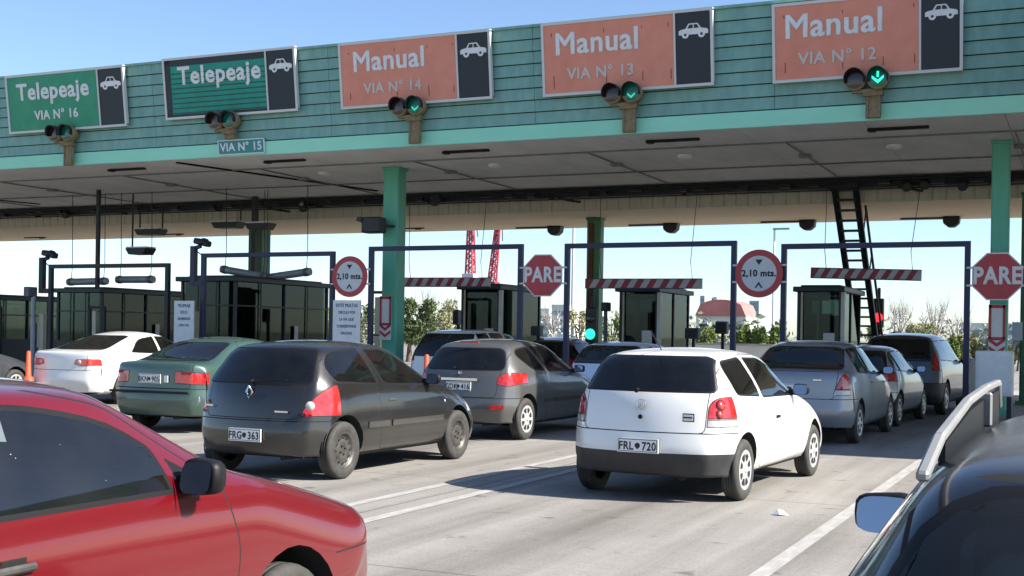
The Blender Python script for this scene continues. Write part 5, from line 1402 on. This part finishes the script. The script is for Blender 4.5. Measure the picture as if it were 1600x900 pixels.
# --- grey hatchback ahead of it, half in the shade
peu = spec(clio, paint=PAINT['grey'], W=.84, H=1.45, wb=2.44, fo=.80, ro=.62, r=.30, rc=1.3, yws=.18, wheels='cap', glass='glass_dark', yrt=-1.40, zrt=1.37,
  windows=[dict(pts=[(.24, 1.00), (-.08, 1.20), (-.02, 1.30), (.34, 1.345), (.66, .985)], r=[.12, .12, .1, .04, .03]),
           dict(pts=[(.74, .975), (.44, 1.35), (.92, 1.345), (1.46, 1.20), (1.86, .955)], r=[.04, .04, .05, .3, .04])],
  rearwin=dict(z0=.99, z1=1.315, w0=.66, w1=.54, r=.12),
  tail=[dict(pts=[(.55, .80), (.57, .92), (.70, .975), (.90, .95), (.90, .84), (.72, .77)], ymax=-1.20, r=.03)],
  gate=[(.62, 1.38, .56, .62)], doors=[[(.70, .26), (.42, 1.37), (.95, 1.37), (1.95, .96), (2.1, .7), (2.0, .26)]], moulding=[(.55, .85, .52, .57), (.92, 2.0, .52, .57)], moulding_mat='grey_mould',
  zbump=.60, mirror=(1.72, 1.0), head=[])
c = make_car('grey_hatchback', 'mid grey hatchback with round-cornered rear glass and silver wheels, its front half in the shade', peu, -8.08, 17.66, R(-1.5), 'cars queueing at the toll booths')
yb = -(peu['wb'] / 2 + peu['ro'])
plate(c, yb + .045, .765, ('GDK', '416'), .40, .13)
b = MB(); b.box((0, yb + .03, .865), (.62, .02, .035)); b.build('gate_trim', M['chrome'], c)
b = MB(); b.tube([(0, yb + .075, .955), (.02, yb + .072, .965)], .032, 8); b.build('badge', M['chrome'], c)
b = MB(); b.box((0, -1.475, 1.395), (.30, .02, .03)); b.build('brake_light', M['red_lens'], c)
for s in (1, -1):
    b = MB(); b.box((s * .60, yb + .075, .48), (.20, .02, .06), 0, Matrix.Rotation(s * R(-14), 3, 'Z') if False else Matrix.Rotation(s * R(20), 3, 'Z')); b.build('reflector', M['red_lens'], c)
wiper(c, yb + .09, 1.02, .46, -.1, .02, .01)

# --- silver sedan, lane 12
SEDAN = dict(wb=2.63, fo=.80, ro=.80, W=.87, H=1.50, r=.30, tw=.175, zn=.76, ycow=.92, zcow=.99, yws=.20, zws=1.43, yrt=-1.12, zrt=1.42, yrb=-1.55, zrb=1.08, ytr=-2.02, ztr=1.05,
             zb0=.95, zb1=1.0, Wr=.59, sedan=True)
logan = spec(SEDAN, paint=PAINT['silver'], wheels='cap', rc=1.0, glass='glass_dark',
  windows=[dict(pts=[(.02, 1.03), (.20, 1.38), (.80, 1.41), (.80, 1.0)], r=[.05, .12, .03, .03]), dict(pts=[(.87, .995), (.87, 1.41), (1.30, 1.40), (1.62, 1.26), (2.05, .97)], r=[.03, .03, .05, .3, .04])],
  rearwin=dict(z0=1.075, z1=1.405, w0=.66, w1=.55, r=.05, dy=.05, ny=-.1),
  tail=[dict(pts=[(.62, .80), (.70, 1.0), (.74, 1.04), (.90, 1.03), (.90, .80)], ymax=-1.86, r=[0, .02, .03, .0, 0]), dict(pts=[(.595, .715), (.618, .798), (.90, .798), (.90, .715)], ymax=-1.86, mat='clear_lens', r=0, name='reversing_light')],
  gate=[(.665, 1.045, .60, .66)], doors=[[(-.02, .45), (.0, 1.0), (.18, 1.43), (.82, 1.44), (.82, .28), (.40, .28)], [(.84, .28), (.84, 1.44), (1.32, 1.43), (2.15, .97), (2.2, .6), (2.1, .28)]],
  zbump=.655, mirror=(1.92, 1.04), head=[dict(pts=[(.50, .58), (.50, .74), (.84, .74), (.84, .58)])])
c = make_car('silver_sedan', 'silver sedan with tall red tail lights just ahead of the white hatchback', logan, -3.80, 20.06, R(-1.5), 'cars queueing at the toll booths')
yb = -(logan['wb'] / 2 + logan['ro'])
plate(c, yb + .035, .80, ('HBM', '582'), .40, .13)
b = MB(); b.lathe([(.035, 0), (.03, -.01), (0, -.012)], (.30, yb - .004, .52), 'y', 14); b.build('tow_cover', M['trim'], c)
b = MB(); b.box((.38, yb + .055, .93), (.12, .006, .02)); b.build('badge', M['chrome'], c); handle(c, .855, -.40, .88, .16, PAINT['silver']); handle(c, .86, .55, .86, .16, PAINT['silver'])

# --- silver hatchback and dark off-roader further along lane 12
s2 = spec(clio, paint=PAINT['silver'], H=1.43, head=[], wheels='cap', tail=[dict(pts=[(.50, .80), (.50, .96), (.90, .96), (.90, .80)], ymax=-1.40, r=.02), dict(pts=[(.32, .82), (.32, .95), (.49, .95), (.49, .82)], ymax=-1.5, mat='clear_lens', r=.01, name='reversing_light')], moulding=[], level=2)
c = make_car('silver_hatchback', 'silver hatchback between the silver sedan and the dark off-roader, three red brake lamps lit', s2, -3.70, 24.15, R(-3), 'cars queueing at the toll booths', level=2)
plate(c, -(s2['wb'] / 2 + s2['ro']) - .012, .50, ('EQT', '094'))
suv = dict(wb=2.62, fo=.85, ro=.90, W=.89, H=1.68, r=.34, tw=.21, zn=.90, ycow=.95, zcow=1.08, yws=.25, zws=1.58, yrt=-1.85, zrt=1.60, yrb=-2.10, zrb=1.10, zb0=1.03, zb1=1.08, Wr=.62, rc=.8, paint=PAINT['slate'], wheels='alloy', glass='glass_mid',
  windows=[dict(pts=[(-.45, 1.12), (-.40, 1.52), (.08, 1.54), (.12, 1.11)], r=.05), dict(pts=[(.18, 1.11), (.16, 1.54), (.80, 1.55), (.84, 1.09)], r=.04), dict(pts=[(.92, 1.09), (.90, 1.55), (1.35, 1.54), (1.7, 1.38), (2.1, 1.06)], r=[.03, .03, .05, .3, .04])],
  rearwin=dict(z0=1.10, z1=1.55, w0=.68, w1=.58, r=.06, glass='glass_dark'), tail=[dict(pts=[(.70, .92), (.70, 1.3), (.95, 1.3), (.95, .92)], ymax=-1.85, r=.02)], zbump=.66, mirror=(2.05, 1.12), zclad=.66)
c = make_car('dark_suv', 'dark grey off-roader at the head of the right-hand lane, taller than the cars behind it', suv, -3.38, 28.6, R(-4), 'cars queueing at the toll booths', level=2)

# --- pale blue hatchback ahead in lane 13
pb = spec(HATCH, paint=PAINT['pale_blue'], glass='glass_clear', W=.83, H=1.42, screen=dict(glass='glass_clear'),
  windows=gol['windows'], rearwin=dict(z0=1.0, z1=1.34, w0=.68, w1=.56, r=.05), tail=[dict(pts=[(.66, .72), (.66, .95), (.9, .95), (.9, .72)], ymax=-1.5, r=.02)], zbump=.62, mirror=(1.62, .985), gate=[(.645, 1.37, .6, .62)])
c = make_car('blue_hatchback', 'pale blue hatchback one can see through, beside the green signal lamp', pb, -8.02, 23.45, R(-2), 'cars queueing at the toll booths', level=2)
b = MB(); b.lathe([(.055, 0), (.05, -.012), (0, -.014)], (0, -1.87, .86), 'y', 14); b.build('badge', M['trim'], c)
plate(c, -1.905, .5, ('DWS', '337'))

# --- cars in lane 14
g = spec(SEDAN, paint=PAINT['green'], H=1.41, W=.85, wb=2.60, zcow=.95, zws=1.34, zrt=1.34, yrt=-.98, yrb=-1.62, zrb=1.03, ytr=-2.06, ztr=1.03, zb0=.92, zb1=.97, zn=.74, ro=.84, Wr=.57, rc=1.1, glass='glass_mid', wheels='cap', r=.295,
  windows=[dict(pts=[(.28, .99), (.50, 1.27), (.88, 1.32), (.90, .96)], r=[.03, .1, .03, .03]), dict(pts=[(.97, .955), (.95, 1.32), (1.30, 1.31), (1.62, 1.18), (2.02, .93)], r=[.03, .03, .05, .3, .04])],
  rearwin=dict(z0=1.045, z1=1.325, w0=.66, w1=.52, r=.06, dy=.06, ny=-.05, glass='glass_dark'),
  tail=[dict(pts=[(.42, .73), (.42, .91), (.90, .88), (.90, .71)], ymax=-1.80, r=.02)], gate=[(.66, 1.03, .66, .68)],
  doors=[[(.22, .45), (.28, .98), (.5, 1.34), (.92, 1.36), (.92, .28), (.5, .28)], [(.95, .28), (.95, 1.36), (1.32, 1.34), (2.1, .93), (2.15, .6), (2.1, .28)]],
  zbump=.645, mirror=(1.9, .99), head=[])
c = make_car('green_sedan', 'dark green sedan with wide red tail lamps left of the dark grey hatchback', g, -12.37, 16.42, R(0), 'cars queueing at the toll booths')
yb = -(g['wb'] / 2 + g['ro'])
plate(c, yb + .022, .79, ('BKN', '905'), .40, .13)
b = MB(); b.box((.30, yb + .02, .79), (.07, .008, .10)); b.build('sticker', M['white_plate'], c)
b = MB(); b.box((0, yb - .005, .60), (1.45, .03, .035)); b.build('bumper_strip', M['trim'], c, bevel=.008)
van = spec(suv, paint=PAINT['white'], H=1.62, zws=1.53, zrt=1.54, rearwin=dict(z0=1.02, z1=1.52, w0=.74, w1=.60, r=.06, glass='glass_dark'), zbump=.60, zclad=None)
c = make_car('white_minivan', 'white minivan with dark rear glass beyond the orange cone', van, -12.55, 25.8, R(0), 'cars queueing at the toll booths', level=2)
dk = spec(s2, paint=PAINT['black'], H=1.48, tail=[dict(pts=[(.62, .72), (.66, .95), (.9, .95), (.9, .72)], ymax=-1.4, r=.02)])
c = make_car('black_hatchback', 'black hatchback at the booths, seen between the mid grey and pale blue ones', dk, -12.35, 30.5, R(0), 'cars queueing at the toll booths', level=2)

# --- lanes 15 and 16
ws_ = spec(SEDAN, paint=PAINT['white'], H=1.46, W=.89, wb=2.71, ro=1.0, fo=.85, zcow=.98, zws=1.39, zrt=1.385, yrt=-1.0, yrb=-1.78, zrb=1.075, ytr=-2.28, ztr=1.06, zb0=.95, zb1=1.0, Wr=.58, rc=1.1, wheels='alloy', r=.315,
  windows=[dict(pts=[(.18, 1.03), (.55, 1.31), (1.0, 1.37), (1.0, 1.0)], r=[.03, .15, .03, .03]), dict(pts=[(1.07, .995), (1.05, 1.37), (1.42, 1.36), (1.76, 1.22), (2.15, .965)], r=[.03, .03, .05, .3, .04])],
  rearwin=dict(z0=1.085, z1=1.375, w0=.66, w1=.53, r=.05, dy=.06, ny=-.05),
  tail=[dict(pts=[(.38, .80), (.42, .90), (.90, .91), (.90, .78), (.56, .765)], ymax=-2.05, r=.03, mat='red_lens_pale')], gate=[(.69, 1.05, .64, .68)],
  doors=[[(.05, .5), (.18, 1.0), (.5, 1.36), (1.02, 1.41), (1.02, .28), (.5, .28)]], zbump=.68, mirror=(2.0, 1.02), head=[])
c = make_car('white_sedan', 'white sedan with round-edged red lamps, far left behind the red car', ws_, -18.32, 20.86, R(0), 'cars queueing at the toll booths')
yb = -(ws_['wb'] / 2 + ws_['ro'])
roundel(c, 0, yb + .06, .87, .05, 'v')
for s in (1, -1):
    for q in (.50, .66):
        b = MB(); b.lathe([(.050, 0), (.045, -.012), (0, -.016)], (0, 0, 0), 'y', 14); o = b.build('lamp_ring', M['clear_lens'], c); o.location = (s * q, yb + (.075 if q < .6 else .125), .845); o.rotation_euler = (0, 0, s * R(10 if q < .6 else 24))
sv = spec(SEDAN, paint=PAINT['silver'], H=1.42, W=.85, windows=g['windows'], rearwin=g['rearwin'], zcow=.95, zws=1.35, zrt=1.34, zrb=1.03, ztr=1.02, mirror=(1.9, 1.0), tail=g['tail'])
c = make_car('blue_sedan', 'greyish blue sedan at the left edge, mostly hidden by the red car', sv, -17.75, 13.9, R(0), 'cars queueing at the toll booths', level=2)
dk2 = spec(s2, paint=PAINT['slate'], H=1.47)
c = make_car('slate_hatchback', 'slate grey hatchback at the left edge, beside the white sedan', dk2, -21.9, 18.9, R(0), 'cars queueing at the toll booths', level=2)

# --- beyond the toll, bottom right of the canopy
c = make_car('white_sedan', 'small distant white car on the sunlit road beyond the booths', spec(ws_, wheels='steel', tail=[], windows=ws_['windows']), -7.0, 88.0, R(55), None, level=2)

# --- red car in the left foreground
red = spec(HATCH, paint=PAINT['red'], wb=2.47, fo=.86, W=.82, H=1.352, r=.285, zcow=.97, zb0=.925, zb1=.94, zws=1.302, zrt=1.30, yws=.50, ycow=1.08, Wr=.60, zn=.755, fc=.55, fbump=.565, glass='glass_mid', arch=.06, screen=dict(glass='glass_mid'),
  windows=[dict(pts=[(-.35, .97), (-.25, 1.25), (.42, 1.275), (.42, .93)], r=[.05, .12, .03, .03]),
           dict(pts=[(.50, .925), (.50, 1.255), (1.20, 1.262), (1.55, 1.20), (1.74, 1.09), (1.79, .925)], r=[.03, .03, .1, .2, .03, .02]),
           dict(pts=[(1.83, .93), (1.79, 1.05), (2.00, .94)], r=.01, inset=.03)],
  rearwin=gol['rearwin'], tail=gol['tail'], gate=[], head=[dict(pts=[(.40, .60), (.40, .70), (.725, .70), (.735, .60)], ymin=1.235 + .86 - .30)],
  doors=[[(.46, .26), (.46, 1.305), (1.25, 1.305), (1.58, 1.235), (2.04, .94), (2.12, .70), (2.06, .26)]], zbump=.55, mirror=(1.84, .985), mirror_size=(.075, .068, .06), hoodgap=(0, 0))
c = make_car('red_hatchback', 'red car with black door mirror filling the left foreground', red, -3.68, 2.94, R(0), None, level=3)
lo, no = on_side(c, -.22, .785)
b = MB(); b.box((lo.x + .014, -.22, .785), (.022, .19, .026)); b.build('door_handle', M['steel'], c, bevel=.008)
b = MB(); b.box((lo.x - .001, -.20, .800), (.006, .10, .030)); b.build('handle_recess', M['seam'], c, bevel=.003)
lo, no = on_side(c, -.20, 1.20)
b = MB(); b.prism([(-.09, -.03), (.09, -.05), (.09, .05), (.055, .05), (.05, -.01), (-.09, 0)], lambda u, v, d: (u, v, d), 0, .002); o = b.build('sticker', M['white_plate'], c); o.location = lo - no * .012; o.rotation_euler = (R(90 - 24), 0, R(90))
b = MB(); rnd = random.Random(11)
for k in range(8):
    y_, z_ = rnd.uniform(-.6, .45), rnd.uniform(.98, 1.22); l2, n2 = on_side(c, y_, z_); s_ = rnd.uniform(.001, .0022)
    b.box(l2 + n2 * -.001, (s_, s_ * 1.4, s_))
b.build('dust_specks', M['white_plate'], c)['kind'] = 'stuff'

# --- dark estate car in the right foreground
wag = dict(wb=2.60, fo=.85, ro=1.02, W=.87, H=1.372, crown=.45, r=.30, tw=.19, zn=.74, ycow=.98, zcow=.96, yws=.28, zws=1.325, yrt=-1.92, zrt=1.362, yrb=-2.18, zrb=.98, zb0=.93, zb1=.98, Wr=.585, rc=1.0, paint=PAINT['navy'], wheels='alloy', glass='glass_mid', arch=.05,
  windows=[dict(pts=[(-.55, 1.0), (-.42, 1.27), (.10, 1.29), (.10, .99)], r=[.05, .1, .03, .03]), dict(pts=[(.17, .99), (.17, 1.29), (.85, 1.29), (.85, .965)], r=.03), dict(pts=[(.92, .965), (.92, 1.29), (1.36, 1.28), (1.72, 1.16), (2.12, .94)], r=[.03, .03, .05, .3, .03])],
  rearwin=dict(z0=.99, z1=1.325, w0=.72, w1=.57, r=.12, inset=.014, glass='glass_clear', dy=.2, ny=-.06), tail=[dict(pts=[(.66, .70), (.70, 1.1), (.95, 1.1), (.95, .70)], ymax=-2.0, r=.02)], zbump=.6, mirror=(1.66, .98), mirror_size=(.098, .066, .06), gate=[(.64, 1.325, .62, .60)])
c = make_car('dark_estate_car', 'dark navy estate car with roof rails in the right foreground', wag, .40, 3.55, R(0), None, level=3)
for s in (1, -1):
    b = MB()
    # each rail: a flat bar on two feet, rising from the roof edge
    L = [(-1.86, 1.325), (-1.66, 1.362), (-1.2, 1.395), (-.75, 1.405), (-.36, 1.405), (-.31, 1.345)]
    for i in range(len(L) - 1):
        b.bar((s * .590, L[i][0], L[i][1]), (s * .590, L[i + 1][0], L[i + 1][1]), .015, .017)
    b.bar((s * .590, -.85, 1.33), (s * .590, -.85, 1.40), .04, .012)
    b.build('roof_rail', M['rail'], c, bevel=.004)
    b = MB(); b.prism([(-1.62, 1.25), (-1.62, 1.352), (-1.2, 1.378), (-.75, 1.388), (-.38, 1.388), (-.38, 1.25)], lambda u, v, d: (s * .590 + d, u, v), -.005, .005); b.build('rail_base', M['trim'], c)
